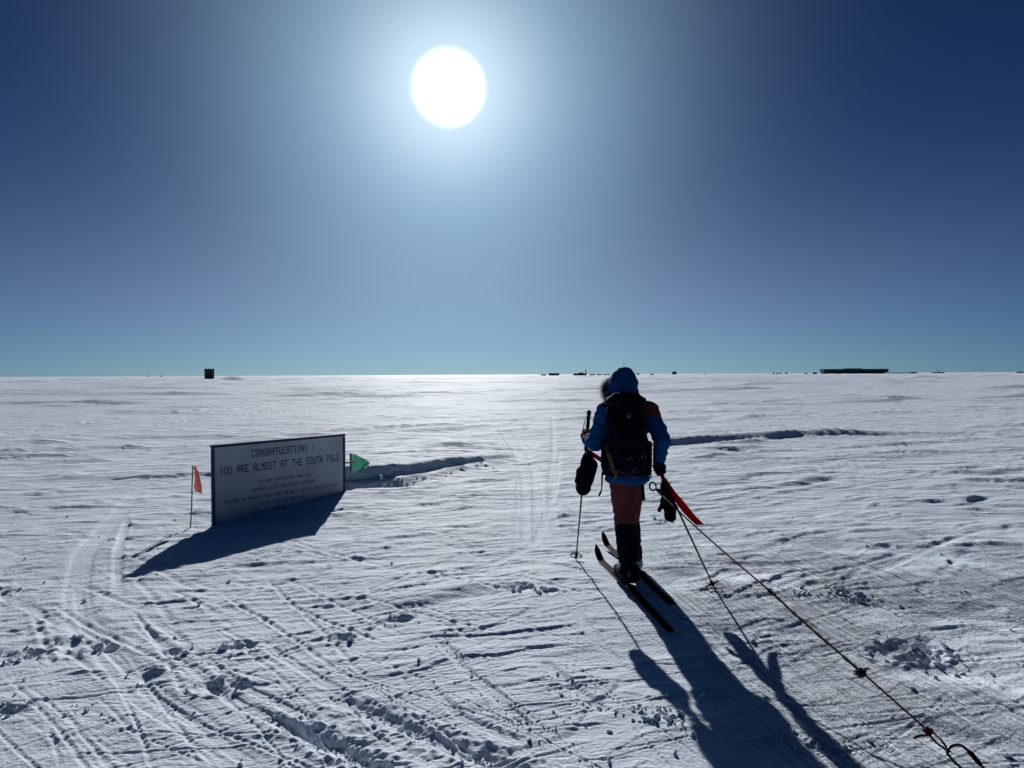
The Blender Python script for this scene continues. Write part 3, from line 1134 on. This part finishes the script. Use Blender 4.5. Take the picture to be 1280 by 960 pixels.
# fur ruff: a ring of strands round the hood opening
bm = bmesh.new()
fr = random.Random(5)
for k in range(2600):
    a = fr.random() * 2 * math.pi
    rr = 1 + fr.uniform(-.12, .10)
    yb = .105 + fr.uniform(-.045, .018)
    base = Vector((math.cos(a) * .104 * rr, yb, math.sin(a) * .112 * rr - .062))
    out = Vector((math.cos(a), 0, math.sin(a)))
    dirn = (out * fr.uniform(.5, 1.2) + Vector((fr.gauss(0, .35), fr.uniform(.1, .9), fr.gauss(0, .35) - .15))).normalized()
    ln = fr.uniform(.03, .085)
    sd = dirn.cross(Vector((fr.random() - .5, fr.random() - .5, fr.random() - .5))).normalized() * .0016
    droop = Vector((0, 0, -.010))
    p0, p1, p2 = base, base + dirn * ln * .55, base + dirn * ln + droop
    q = [headc + HR @ p for p in (p0 - sd, p0 + sd, p1 + sd * .8, p1 - sd * .8, p2)]
    v = [bm.verts.new(p) for p in q]
    bm.faces.new((v[0], v[1], v[2], v[3]))
    bm.faces.new((v[3], v[2], v[4]))
from_bm('fur_ruff', bm, 'fur', person_o)

# trousers
bm = bmesh.new()
ball(bm, at(783, 594, 5.95), (.150, .120, .10), 3)
for a, b, c in ((hip_l, kn_l, an_l), (hip_r, kn_r, an_r)):
    limb(bm, a, .106, b, .090)
    limb(bm, b, .090, b.lerp(c, .35), .088)
fuse('trousers', bm, 'trousers', .0105, 5, person_o, .008, (9, 9, 15), 9)

# gaiters, boots
for a, b, seed, tealpatch in ((kn_l, an_l, 13, True), (kn_r, an_r, 17, False)):
    bm = bmesh.new()
    top_ = a.lerp(b, .04) + Vector((0, -.012, 0))
    limb(bm, top_, .096, a.lerp(b, .55), .095)
    limb(bm, a.lerp(b, .55), .095, b + Vector((0, 0, .01)), .086)
    ga = fuse('gaiter', bm, 'gaiter', .010, 4, person_o, .007, (9, 9, 18), seed)
    if tealpatch:
        c0 = at(797, 703, b.y - .08)
        grid = []
        for i in range(5):
            row = []
            for j in range(9):
                an = R(-155 + j * 14)
                axis = a.lerp(b, .76 + .0 * i)
                cz = axis.z - .028 + i * .014
                row.append(Vector((axis.x + .012 + .100 * math.cos(an + R(12)), axis.y + .100 * math.sin(an + R(12)), cz)))
            grid.append(row)
        cloth_sheet('reflective_patch', grid, 'teal', ga)


def build_boot(ank, tail, sk_z, parent):
    bm = bmesh.new()
    d = SKI_DIR
    x = tail
    c = Vector((ank.x, ank.y, 0))
    # stay on the ski's centre line
    t = (c - tail).dot(d)
    c = tail + d * t
    z0 = sk_z
    limb(bm, c + Vector((0, 0, z0 + .055)) - d * .085, .048, c + Vector((0, 0, z0 + .048)) + d * .17, .044)
    limb(bm, c + Vector((0, 0, z0 + .05)) + d * .05, .050, c + Vector((0, 0, z0 + .045)) + d * .15, .047)
    limb(bm, c + Vector((0, 0, z0 + .08)) - d * .03, .056, Vector((ank.x, ank.y, z0 + .19)), .066)
    o = fuse('boot', bm, 'black', .008, 4, parent, .003, (14, 14, 20), 5)
    # sole
    bm = bmesh.new()
    add_box(bm, c + d * .045 + Vector((0, 0, z0 + .012)), (.084, .31, .022), Matrix.Rotation(math.atan2(-d.x, d.y), 3, 'Z'), .008)
    from_bm('sole', bm, 'gaiter', o)
    bm = bmesh.new()
    add_box(bm, c - d * .128 + Vector((.004, 0, z0 + .085)), (.022, .014, .045), None, .004)
    from_bm('heel_tab', bm, 'grey', o)
    return c


def build_ski(tail, L, label, lift):
    d = SKI_DIR
    s = Vector((d.y, -d.x, 0))
    z0 = lift
    root = empty('ski', tail + d * L / 2 + Vector((0, 0, z0)), label, 'ski', None)
    n = 46
    bm = bmesh.new()
    be = bmesh.new()
    rows = []
    for i in range(n + 1):
        t = i / n
        y = t * L
        wd = .026 + .006 * abs(t - .48) * 2
        if t > .90:
            wd *= math.sqrt(max(0, 1 - ((t - .90) / .1005) ** 2.6))
        if t < .02:
            wd *= .8 + .2 * t / .02
        up = .0
        if t > .86:
            q = (t - .86) / .14
            up = .105 * q * q
        up += .012 * math.exp(-((t - .5) / .25) ** 2)
        th = .008 + .012 * math.exp(-((t - .5) / .3) ** 2)
        yy = y - (.02 * ((t - .86) / .14) ** 2 if t > .86 else 0)
        c = tail + d * yy + Vector((0, 0, z0 + up))
        rows.append((c, wd, th))
    prev = None
    for c, wd, th in rows:
        r_ = [bm.verts.new(c + s * k * wd + Vector((0, 0, zz))) for k, zz in ((-1, .003), (1, .003), (.94, th), (.4, th + .004), (-.4, th + .004), (-.94, th))]
        if prev:
            for k in range(6):
                bm.faces.new((prev[k], prev[(k + 1) % 6], r_[(k + 1) % 6], r_[k]))
        else:
            bm.faces.new(r_[::-1])
        prev = r_
    bm.faces.new(prev)
    bmesh.ops.recalc_face_normals(bm, faces=bm.faces)
    body = from_bm('ski_body', bm, 'ski', root)
    # bright metal edges
    for k in (-1, 1):
        be = bmesh.new()
        add_tube(be, [c + s * k * (wd + .0005) + Vector((0, 0, .003)) for c, wd, th in rows[1:-1]], .0016, 5)
        from_bm('metal_edge', be, 'edge', root)
    bm = bmesh.new()
    add_box(bm, tail + d * (L * .5 + .12) + Vector((0, 0, z0 + .042)), (.07, .09, .018), Matrix.Rotation(math.atan2(-d.x, d.y), 3, 'Z'), .005)
    add_box(bm, tail + d * (L * .5 + .165) + Vector((0, 0, z0 + .052)), (.075, .02, .03), Matrix.Rotation(math.atan2(-d.x, d.y), 3, 'Z'), .004)
    from_bm('binding', bm, 'darkmetal', root)
    bm = bmesh.new()
    add_box(bm, tail + d * (L * .5 - .10) + Vector((0, 0, z0 + .038)), (.062, .07, .012), Matrix.Rotation(math.atan2(-d.x, d.y), 3, 'Z'), .004)
    from_bm('heel_plate', bm, 'darkmetal', root)
    return root


ska = max(hz((SKI_A[0] + SKI_DIR * t).x, (SKI_A[0] + SKI_DIR * t).y) for t in (.1, .5, .9, 1.3, 1.7))
skb = max(hz((SKI_B[0] + SKI_DIR * t).x, (SKI_B[0] + SKI_DIR * t).y) for t in (.1, .5, .9, 1.3, 1.7))
build_ski(SKI_A[0], SKI_A[1], "trailing ski under the skier's left boot, tail in the shadow", ska)
build_ski(SKI_B[0], SKI_B[1], "leading ski under the skier's right boot", skb)
build_boot(an_l, SKI_A[0], ska + .040, person_o)
build_boot(an_r, SKI_B[0], skb + .040, person_o)


# gloved hands closed on the pole grips
def build_hand(wrist, grip_c, axis, mtl, left):
    """fist round a grip whose axis is `axis`, palm reached from the wrist"""
    axis = axis.normalized()
    f = (grip_c - wrist)
    f = (f - axis * f.dot(axis)).normalized()           # from wrist to grip, square to the grip
    sd = axis.cross(f).normalized() * (1 if left else -1)
    bm = bmesh.new()
    palm = grip_c - f * .006 + sd * .034
    limb(bm, wrist, .036, grip_c - f * .045 + sd * .018, .038)
    for k in range(4):
        h = axis * (.034 - .023 * k)
        limb(bm, grip_c - f * .045 + sd * .018 + h * .9, .017, palm + h, .016)
    lens = (1.0, 1.08, 1.02, .86)
    for k in range(4):                                   # four fingers curling round
        h = axis * (.034 - .0235 * k)
        pts = [palm + h, grip_c + f * .030 + sd * .026 + h, grip_c + f * .036 - sd * .004 * lens[k] + h, grip_c + f * .018 - sd * .030 * lens[k] + h, grip_c - f * .008 - sd * .028 * lens[k] + h]
        rads = (.0135, .0128, .012, .0115, .0105)
        for a, b, r0, r1 in zip(pts, pts[1:], rads, rads[1:]):
            limb(bm, a, r0, b, r1, 2)
    th = [grip_c - f * .040 + sd * .012 + axis * .030, grip_c - f * .034 - sd * .012 + axis * .048, grip_c - f * .008 - sd * .030 + axis * .046, grip_c + f * .014 - sd * .024 + axis * .042]
    for a, b, r0, r1 in zip(th, th[1:], (.018, .016, .014), (.016, .014, .012)):
        limb(bm, a, r0, b, r1, 2)
    return fuse('glove', bm, mtl, .0042, 2, person_o)


def build_pole(gtop, tip, label, name_strap=True):
    d = (tip - gtop).normalized()
    root = empty('ski_pole', tip, label, 'ski pole', None)
    L = (tip - gtop).length
    tube('shaft', [gtop + d * .10, gtop + d * L * .55, gtop + d * (L + .02)], [.0085, .0085, .0062], 'shaft', root, 10)
    gp = [gtop, gtop + d * .008, gtop + d * .03, gtop + d * .045, gtop + d * .09, gtop + d * .14, gtop + d * .155, gtop + d * .17]
    tube('grip', gp, [.012, .019, .020, .0165, .0155, .0165, .019, .011], 'black', root, 12)
    s, u = frame(d)
    bc = gtop + d * (L - .035)
    bm = bmesh.new()
    N = 24
    ring = [bc + (s * math.cos(a) + u * math.sin(a)) * .055 for a in [2 * math.pi * k / N for k in range(N + 1)]]
    add_tube(bm, ring, .0045, 6, False)
    for k in range(4):
        a = k * math.pi / 2 + .4
        add_tube(bm, [bc - d * .012, bc + (s * math.cos(a) + u * math.sin(a)) * .055], .0045, 6)
    add_tube(bm, [bc - d * .028, bc + d * .016], [.011, .013], 8)
    from_bm('basket', bm, 'black', root, True)
    tube('tip', [gtop + d * (L + .015), gtop + d * (L + .06)], [.006, .0015], 'metal', root, 8)
    return root, d


gl_top, gl_tip = at(736.5, 513, 6.31), G(720, 699)
gl_tip.z = hz(gl_tip.x, gl_tip.y) + .01
pl, dl = build_pole(gl_top, gl_tip, 'upright ski pole gripped in left hand, hanging mitten in front of its shaft')
gripl = at(732.5, 545, 6.31)
gripl = gl_top + dl * (gripl - gl_top).dot(dl)
# long foam grip so that the hand can hold it low
tube('lower_grip', [gl_top + dl * .17, gl_top + dl * .19, gl_top + dl * .36, gl_top + dl * .37], [.012, .0155, .0150, .010], 'black', pl, 12)
build_hand(wr_l, gripl, -dl, 'glove', True)
ribbon('wrist_strap', interp([gl_top + dl * .02, gl_top + Vector((-.045, -.03, -.10)), gl_top + Vector((-.055, -.05, -.19)), gripl + Vector((-.02, -.06, -.01))], 5), [.018] * 16, (0.5, 1, .1), 'grey', pl)

gr_tip = G(893, 737)
gr_tip.z = hz(gr_tip.x, gr_tip.y) + .01
gripr = at(824, 587, 6.06)
dr = (gr_tip - gripr).normalized()
pr, dr = build_pole(gripr - dr * .085, gr_tip, 'slanted ski pole gripped in right hand, basket planted beside the rope')
build_hand(wr_r, gripr, -dr, 'black', False)


# ------------------------------------------------------------------ backpack
YP = 5.78
pack_c = at(783, 545, YP)
pack = empty('backpack', pack_c - Vector((0, 0, .30)), "dark navy backpack with yellow strap on the skier's back", 'backpack')
bm = bmesh.new()
for py, rx, ry in ((502, .135, .085), (515, .160, .10), (530, .168, .11), (548, .170, .115), (565, .166, .115), (580, .160, .11)):
    for sx in (-1, 1):
        ball(bm, at(782.5, py, YP) + Vector((sx * (rx - .075), 0, 0)), (.078, ry, .075), 3)
    ball(bm, at(782.5, py, YP), (rx * .7, ry * 1.05, .075), 3)
fuse('pack_body', bm, 'pack', .010, 16, pack, .005, (7, 7, 9), 23)
bm = bmesh.new()
for sx in (-1, 0, 1):
    ball(bm, at(782 + sx * 12, 502, YP + .02), (.085, .105, .055), 3)
lid = fuse('lid', bm, 'black', .009, 5, pack, .005, (8, 8, 14), 25)
bm = bmesh.new()
limb(bm, at(775, 535, YP - .10), .05, at(775, 572, YP - .10), .055)
limb(bm, at(792, 535, YP - .10), .05, at(792, 572, YP - .10), .055)
limb(bm, at(775, 550, YP - .105), .055, at(792, 550, YP - .105), .055)
fuse('front_pocket', bm, 'pack', .009, 6, pack, .004, (8, 8, 14), 27)
for sx, px in ((-1, 757), (1, 809)):
    bm = bmesh.new()
    limb(bm, at(px, 556, YP + .03), .040, at(px + sx * -1, 583, YP + .03), .046)
    fuse('side_pocket', bm, 'pack', .009, 5, pack, .004, (8, 8, 14), 29)
# shoulder straps over the jacket
for px0, px1 in ((765, 760), (797, 803)):
    pts = interp([at(px0, 506, YP + .02), at(px0 + (px0 - 781) * .25, 499, YP + .16), at(px1, 500.5, 6.06), at(px1, 510, 6.17), at(px1, 530, 6.17)], 6)
    ribbon('shoulder_strap', pts, [.065] * len(pts), (1, 0, 0), 'black', pack, .022)
# hip belt round the jacket
ring = []
hc = at(783.5, 586, 5.95)
for k in range(33):
    a = 2 * math.pi * k / 32
    ring.append(hc + Vector((math.cos(a) * .200, math.sin(a) * .152, .004 * math.sin(a * 3))))
ribbon('hip_belt', ring, [.085] * 33, (0, 0, 1), 'black', pack, .012)
# yellow compression strap, cords and rings
yb = YP - .135
pts = interp([at(756.5, 556, YP - .06), at(760, 566, yb + .005), at(764, 578, yb + .0), at(767, 588, yb - .002)], 5)
ribbon('yellow_strap', pts, [.030] * len(pts), (1, .2, .35), 'yellow', pack, .004)
pts = interp([at(768, 588, yb - .008), at(770, 594, yb - .006), at(767, 600, yb + .02)], 4)
ribbon('yellow_strap', pts, [.018] * len(pts), (1, .2, .2), 'yellow', pack, .004)
tube('cord', interp([at(765, 589, yb - .012), at(775, 590, yb - .018), at(788, 594, yb - .010), at(801, 600, yb + .01)], 6), .0045, 'purple', pack, 6)
for px, py, tilt in ((787.5, 575, 0), (805, 572, .4), (794, 588, 1.2)):
    c = at(px, py, yb - .01)
    arc_ = [c + Vector((.018 * math.cos(a + tilt), -.004, .018 * math.sin(a + tilt))) for a in np.linspace(-.3, 3.5, 12)]
    tube('loop', arc_, .0048, 'grey', pack, 6)
box('buckle', at(786, 520, YP - .118), (.03, .012, .035), 'grey', pack, None, .003)
box('buckle', at(769, 589, yb - .010), (.045, .012, .022), 'grey', pack, None, .003)
# dangling strap ends
pts = interp([at(757, 583, 5.80), at(753, 592, 5.79), at(752.5, 604, 5.79), at(752, 612, 5.79)], 5)
ribbon('strap_end', pts, [.022 - .014 * k / len(pts) for k in range(len(pts))], (1, .4, 0), 'black', pack, .004)
tube('zip_pull', [at(752, 612, 5.79), at(750.5, 616, 5.79), at(748.5, 620, 5.79)], [.004, .010, .008], 'black', pack, 6)
pts = interp([at(803, 606, 5.80), at(803.5, 614, 5.79), at(804.5, 626, 5.79)], 4)
ribbon('strap_end', pts, [.030] * len(pts), (1, .3, 0), 'black', pack, .005)


# ------------------------------------------------------------------ overmitts hanging from the wrists
def build_mitt(label, prims, strap, seed):
    bm = bmesh.new()
    for p in prims:
        limb(bm, *p)
    root = fuse('overmitt', bm, 'black', .008, 4, None, .005, (10, 10, 15), seed)
    tag(root, label, 'mitten')
    tube('wrist_cord', strap, .006, 'black', root, 6)
    return root


ym = 6.22
build_mitt("black overmitt hanging below the skier's left hand, in front of the pole",
           [(at(735, 571, ym), .045, at(734, 580, ym), .062), (at(739, 581, ym), .058, at(733, 595, ym), .074), (at(733, 594, ym), .076, at(729, 610, ym), .066),
            (at(727, 590, ym), .05, at(726, 600, ym), .054), (at(729, 594, ym - .03), .03, at(723.5, 603, ym - .045), .022)],
           [at(733, 552, ym + .05), at(733.5, 560, ym), at(734.5, 570, ym)], 31)
ym = 5.98
build_mitt("black overmitt with its thumb apart hanging below the skier's right hand",
           [(at(830, 600, ym), .022, at(832, 612, ym), .045), (at(832, 612, ym), .048, at(837, 632, ym), .055), (at(837, 632, ym), .055, at(838, 645, ym), .050),
            (at(831, 622, ym), .030, at(824, 638, ym - .01), .016)],
           [at(825, 590, ym), at(828, 595, ym), at(830, 601, ym)], 35)

# ------------------------------------------------------------------ red straps and streamer
pts = interp([at(732.5, 562, 6.28), at(738, 566, 6.24), at(747, 572, 6.1), at(756, 578, 5.98)], 5)
o = ribbon('red_strap', pts, [.040] * len(pts), (.3, .2, 1), 'redweb', None, .003)
tag(o, 'short red strap stretched from the left pole to the hip belt', 'strap')
ys = 5.93
pts = interp([at(823, 591, ys + .05), at(829, 597, ys), at(836, 606, ys - .03), at(843, 618, ys - .06), at(851, 629, ys - .09), at(862, 643, ys - .13), at(875, 656, ys - .17)], 6)
wd = [.026 + .052 * sst(.3, .75, np.array(k / (len(pts) - 1))) for k in range(len(pts))]
sides = [Vector((.55, .55, .55)).lerp(Vector((.95, .3, -.05)), k / (len(pts) - 1)) for k in range(len(pts))]
o = ribbon('red_streamer', pts, [float(v) for v in wd], sides, 'redrib', None, .0018)
tag(o, "long red cloth streamer trailing back from the skier's right hand", 'streamer')

# ------------------------------------------------------------------ tow rope
ra = at(814, 603, 5.80)
rend = at(1188, 938, 2.98)
rope = empty('tow_rope', rend, 'dark red tow rope with knots running back from hip belt to carabiner', 'rope')
tube('trace', interp([at(812, 586, 5.86), at(813.5, 592, 5.83), at(814, 598, 5.80)], 4), .006, 'black', rope, 6)
c0 = at(816, 608, 5.80)
tube('ring', [c0 + Vector((.026 * math.cos(a), .012 * math.sin(a), .033 * math.sin(a))) for a in np.linspace(0, 2 * math.pi, 21)], .007, 'darkmetal', rope, 8)
c1 = at(823, 613, 5.77)
tube('swivel', [at(819.5, 611, 5.785), c1, at(826, 618, 5.755)], [.008, .018, .008], 'darkmetal', rope, 8)


def on(px, Y0=5.75, X0=826, X1=1188, Y1=2.98):
    """point on the straight taut rope"""
    a, b = at(826, 618, Y0), rend
    k0, k1 = (X0 - 640) / FPX, (X1 - 640) / FPX
    k = (px - 640) / FPX
    lo, hi = 0., 1.
    for _ in range(40):
        m = (lo + hi) / 2
        p = a.lerp(b, m)
        if p.x / p.y < k:
            lo = m
        else:
            hi = m
    return a.lerp(b, lo)


def sag(p, t, s=.025):
    return p - Vector((0, 0, s * math.sin(math.pi * t)))


p_a, p_b, p_c, p_d = on(826), on(962), on(1078), on(1162)
tube('cord', [sag(p_a.lerp(p_b, k / 14), k / 14, .012) for k in range(15)], .0058, 'rope', rope, 7)
# bungee section: two strands twisted round each other
s, u = frame(p_c - p_b)
for ph in (0, math.pi):
    pts = []
    for k in range(121):
        t = k / 120
        a = t * 34 + ph
        rad_ = .0034 + .0012 * math.sin(t * 23)
        pts.append(p_b.lerp(p_c, t) + (s * math.cos(a) + u * math.sin(a)) * rad_ - Vector((0, 0, .006 * math.sin(math.pi * t))))
    tube('bungee_strand', pts, .0055, 'bungee', rope, 6)
tube('cord', [p_c.lerp(p_d, k / 8) for k in range(9)], .0052, 'rope', rope, 7)


def knot(c, d, size, m):
    bm = bmesh.new()
    s_, u_ = frame(d)
    pts = []
    for k in range(61):
        a = k / 60 * 2 * math.pi * 3.2
        pts.append(c + d.normalized() * size * (k / 30 - 1) * .9 + (s_ * math.cos(a) + u_ * math.sin(a)) * size * (.75 + .25 * math.sin(k * .9)))
    add_tube(bm, pts, size * .42, 6)
    ball(bm, c, size * .8, 2)
    return from_bm('knot', bm, m, rope, True)


dirr = rend - p_c
knot(p_c, dirr, .017, 'bungee')
tube('tail', [p_c, p_c + Vector((.02, 0, .018)), p_c + Vector((.04, .0, .016))], [.006, .005, .004], 'bungee', rope, 6)
tube('tail', [p_c, p_c + Vector((-.012, -.01, .022))], [.006, .005], 'bungee', rope, 6)
knot(p_b, p_c - p_b, .010, 'bungee')
knot(p_d, dirr, .014, 'rope')
# loose tail of the end knot
tube('tail', interp([p_d, at(1158, 919, p_d.y), at(1150, 919.5, p_d.y), at(1142, 922.5, p_d.y)], 5), .0055, 'rope', rope, 7)
# doubled bight from the knot to the carabiner
cb = at(1187, 940, 2.96)
for off in (-.007, .007):
    tube('cord', [p_d + Vector((off, 0, off)), p_d.lerp(cb, .5) + Vector((off * 1.3, 0, off)), cb + Vector((off * .4, 0, 0))], .0048, 'rope', rope, 7)


def build_carabiner(rope):
    a0 = cb
    ax = (at(1222, 972, 2.90) - cb).normalized()
    sx = (at(1206, 936, 2.96) - at(1187, 945, 2.95)).normalized()
    sx = (sx - ax * sx.dot(ax)).normalized()
    out = []
    Lc, W0, W1 = .145, .028, .038
    prof = [(-.004, -.012), (-.010, .010), (.000, .040), (.018, .058), (.05, .060), (.10, .052), (.135, .044), (.150, .026), (.148, .004), (.130, -.010), (.08, -.016), (.03, -.018), (-.004, -.012)]
    pts = interp([a0 + ax * p + sx * q for p, q in prof], 5)
    bm = bmesh.new()
    add_tube(bm, pts, .0062, 8, False)
    o = from_bm('carabiner', bm, 'darkmetal', rope, True)
    sl = [a0 + ax * p + sx * q for p, q in ((.045, .0605), (.06, .060), (.095, .0535), (.108, .051))]
    tube('gate_sleeve', sl, [.0085, .0105, .0105, .0085], 'black', o, 10)
    sl = [a0 + ax * p + sx * q for p, q in ((-.001, .036), (.009, .049), (.018, .0575))]
    tube('steel_insert', sl, [.0068, .0072, .0068], 'metal', o, 10)
    # trace that goes on from the carabiner to the sledge behind
    e = a0 + ax * .150 + sx * .02
    g = Vector((e.x + .45, e.y - 1.3, 0))
    tube('cord', interp([e, e.lerp(g, .5) + Vector((0, 0, .0)), Vector((g.x, g.y, hz(g.x, g.y) + .01))], 6), .0055, 'rope', rope, 7)


build_carabiner(rope)


# ------------------------------------------------------------------ far buildings and gear on the horizon
def far_pt(px, D):
    k = (px - 640) / FPX
    x = D * k
    return Vector((x, D, hz(x, D)))


def hut_dark():
    b = far_pt(262, 254)
    root = empty('square_hut', b, 'dark square hut standing alone on the snow plain', 'hut')
    w_, h_, d_ = 2.6, 3.5, 2.0
    box('wall', b + Vector((0, 0, h_ / 2 - .1)), (w_, d_, h_ + .1), 'hut', root)
    box('roof', b + Vector((0, 0, h_ + .02)), (w_ + .12, d_ + .12, .14), 'stationdark', root)
    box('door', b + Vector((.35, -d_ / 2 - .03, 1.15)), (.95, .08, 2.1), 'stationdark', root)
    box('window', b + Vector((-.9, -d_ / 2 - .03, 2.1)), (.7, .07, .6), 'glass', root)
    for sx in (-1, 1):
        box('corner_trim', b + Vector((sx * w_ / 2, -d_ / 2, h_ / 2 - .1)), (.14, .14, h_ + .06), 'stationdark', root)


def station():
    D = 1380
    b = far_pt(1067, D)
    root = empty('station_building', b, 'long low two-storey station building raised on columns on the horizon', 'building')
    W = (1107 - 1027) / FPX * D
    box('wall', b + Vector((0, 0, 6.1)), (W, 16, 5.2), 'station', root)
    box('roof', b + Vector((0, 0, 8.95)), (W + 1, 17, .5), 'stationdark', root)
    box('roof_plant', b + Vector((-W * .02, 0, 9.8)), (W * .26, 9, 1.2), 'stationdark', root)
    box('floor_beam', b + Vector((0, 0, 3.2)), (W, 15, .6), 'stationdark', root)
    box('underfloor_shade', b + Vector((0, 1.5, 1.3)), (W * .97, 10, 4.4), 'stationdark', root)  # dark box added behind the columns, standing in for shade under the raised floor
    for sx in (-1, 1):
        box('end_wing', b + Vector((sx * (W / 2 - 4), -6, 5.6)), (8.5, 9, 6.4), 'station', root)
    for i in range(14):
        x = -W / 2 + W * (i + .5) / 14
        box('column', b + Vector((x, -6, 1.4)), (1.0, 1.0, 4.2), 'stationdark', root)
    for i in range(20):
        x = -W / 2 + W * (i + .5) / 20
        box('window', b + Vector((x, -8.05, 6.6)), (2.2, .12, 1.3), 'glass', root)
    box('stair_tower', b + Vector((W * .12, -9.5, 4.6)), (6, 4, 8.8), 'stationdark', root)


def container(px0, px1, hpx, D, label, cat='container', extras=None, name='cargo_container', group=None, low=0):
    b = far_pt((px0 + px1) / 2, D)
    W = (px1 - px0) / FPX * D
    H = hpx / FPX * D
    root = empty(name, b, label, cat, group)
    box('body', b + Vector((0, 0, H / 2 + low - .15)), (W, max(2.4, W * .35), H + .3), 'hut', root, None, min(.12, H * .06))
    box('roof', b + Vector((0, 0, H + low + .06)), (W * .98, max(2.4, W * .35) * .96, .14), 'stationdark', root)
    n = max(1, min(4, int(W / 3)))
    for i in range(n):
        x = -W / 2 + W * (i + .5) / n
        box('door' if i == 0 else 'window', b + Vector((x, -max(2.4, W * .35) / 2 - .03, H * .45 + low)), (min(1.1, W * .25), .08, H * .5), 'stationdark', root)
    if extras:
        extras(root, b, W, H)
    return root


def mast_on(root, b, W, H):
    tube('exhaust_stack', [b + Vector((W * .46, 0, H * .5)), b + Vector((W * .47, 0, H + 5.5))], [.8, .5], 'stationdark', root, 8)
    box('cabin', b + Vector((W * .1, 0, H + .6)), (W * .35, 3, 1.3), 'hut', root)


def boom_on(root, b, W, H):
    tube('boom', [b + Vector((W * .15, 0, H)), b + Vector((-W * .25, 0, H + 7.5))], [.45, .25], 'stationdark', root, 6)
    tube('mast', [b + Vector((W * .15, 0, H)), b + Vector((W * .18, 0, H + 4.5))], [.35, .2], 'stationdark', root, 6)


def skids_on(root, b, W, H):
    for sx in (-1, 1):
        box('leg', b + Vector((sx * W * .4, 0, .6)), (.5, 2, 1.6), 'stationdark', root)


hut_dark()
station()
container(686, 699, 2.6, 900, 'low dark building with a flat top on the horizon, left of the stack building', 'building', name='low_building')
container(676, 683, 1.3, 880, 'very low dark box half buried in snow on the horizon', 'container')
container(717, 733, 2.3, 920, 'dark low building with a tall exhaust stack at one end', 'building', mast_on, 'stack_building')
for k, (a, b_) in enumerate(((737, 744), (746, 752), (754, 763))):
    container(a, b_, 1.4, 930, 'low dark cargo box in the line beside the stack building', 'container', group='cargo boxes beside the stack building')
container(840.5, 845.5, 3.0, 950, 'dark cabin standing on skids alone on the horizon', 'cabin', skids_on, 'raised_cabin', low=1.2)
for a, b_, h_, lab in ((796, 799, 1.8, 'small dark crate on the horizon just beside the hood'), (813, 817, 1.2, 'flat dark crate on the horizon between hood and raised cabin'),
                       (880, 883, 1.0, 'tiny faint crate on the horizon past the raised cabin')):
    container(a, b_, h_, 1000, lab, 'crate', name='far_crate')
for px in (967, 971.5, 975.5, 983):
    container(px - 1.1, px + 1.1, 1.6, 1300, 'small dark vehicle in the row left of the station building', 'vehicle', name='far_vehicle', group='vehicles in a row near the station')
container(1006, 1009, 1.4, 1300, 'small dark box between the vehicle row and the station', 'container')
container(1016, 1021, 2.0, 1300, 'dark boxy shed right beside the station building end', 'shed', name='far_shed')
container(1110, 1136, .8, 1350, 'very long low dark store line beside the station', 'building', name='low_store')
container(1138.5, 1145.5, 1.5, 1350, 'dark low shed between the station and the crane vehicle', 'shed', name='far_shed')
container(1166, 1179, 1.4, 1300, 'dark tracked crane vehicle with raised boom on the horizon', 'vehicle', boom_on, 'crane_vehicle')
container(1272, 1284, 1.6, 1300, 'low dark shed at the far end beyond the antenna masts', 'shed', name='far_shed')
for px, hh in ((1216, 9), (1225, 6.5), (1229, 9)):
    b = far_pt(px, 1300)
    root = empty('antenna_mast', b, 'thin antenna mast on the horizon beyond the crane vehicle', 'mast', 'antenna masts beyond the crane vehicle')
    H = hh / FPX * 1300
    tube('pole', [b - Vector((0, 0, .5)), b + Vector((0, 0, H))], [.18, .10], 'stationdark', root, 6)
    tube('cross_arm', [b + Vector((-1, 0, H * .9)), b + Vector((1, 0, H * .9))], .07, 'stationdark', root, 5)
for px, hh in ((184, 4), (201, 5)):
    b = far_pt(px, 1900)
    root = empty('antenna_mast', b, 'faint far mast with a small cabin at its foot beyond the square hut', 'mast', 'far masts beyond the square hut')
    H = hh / FPX * 1900
    tube('pole', [b - Vector((0, 0, .5)), b + Vector((0, 0, H))], [.2, .12], 'stationdark', root, 6)
    box('cabin', b + Vector((1, 0, 1.2)), (5, 4, 2.6), 'hut', root)
b = far_pt(780, 1400)
root = empty('antenna_mast', b, 'thin mast whose top shows just above the hood', 'mast')
tube('pole', [b - Vector((0, 0, .5)), b + Vector((0, 0, 23))], [.3, .2], 'stationdark', root, 6)
box('drum', b + Vector((0, 0, 22)), (1.2, 1.2, 2.4), 'hut', root)
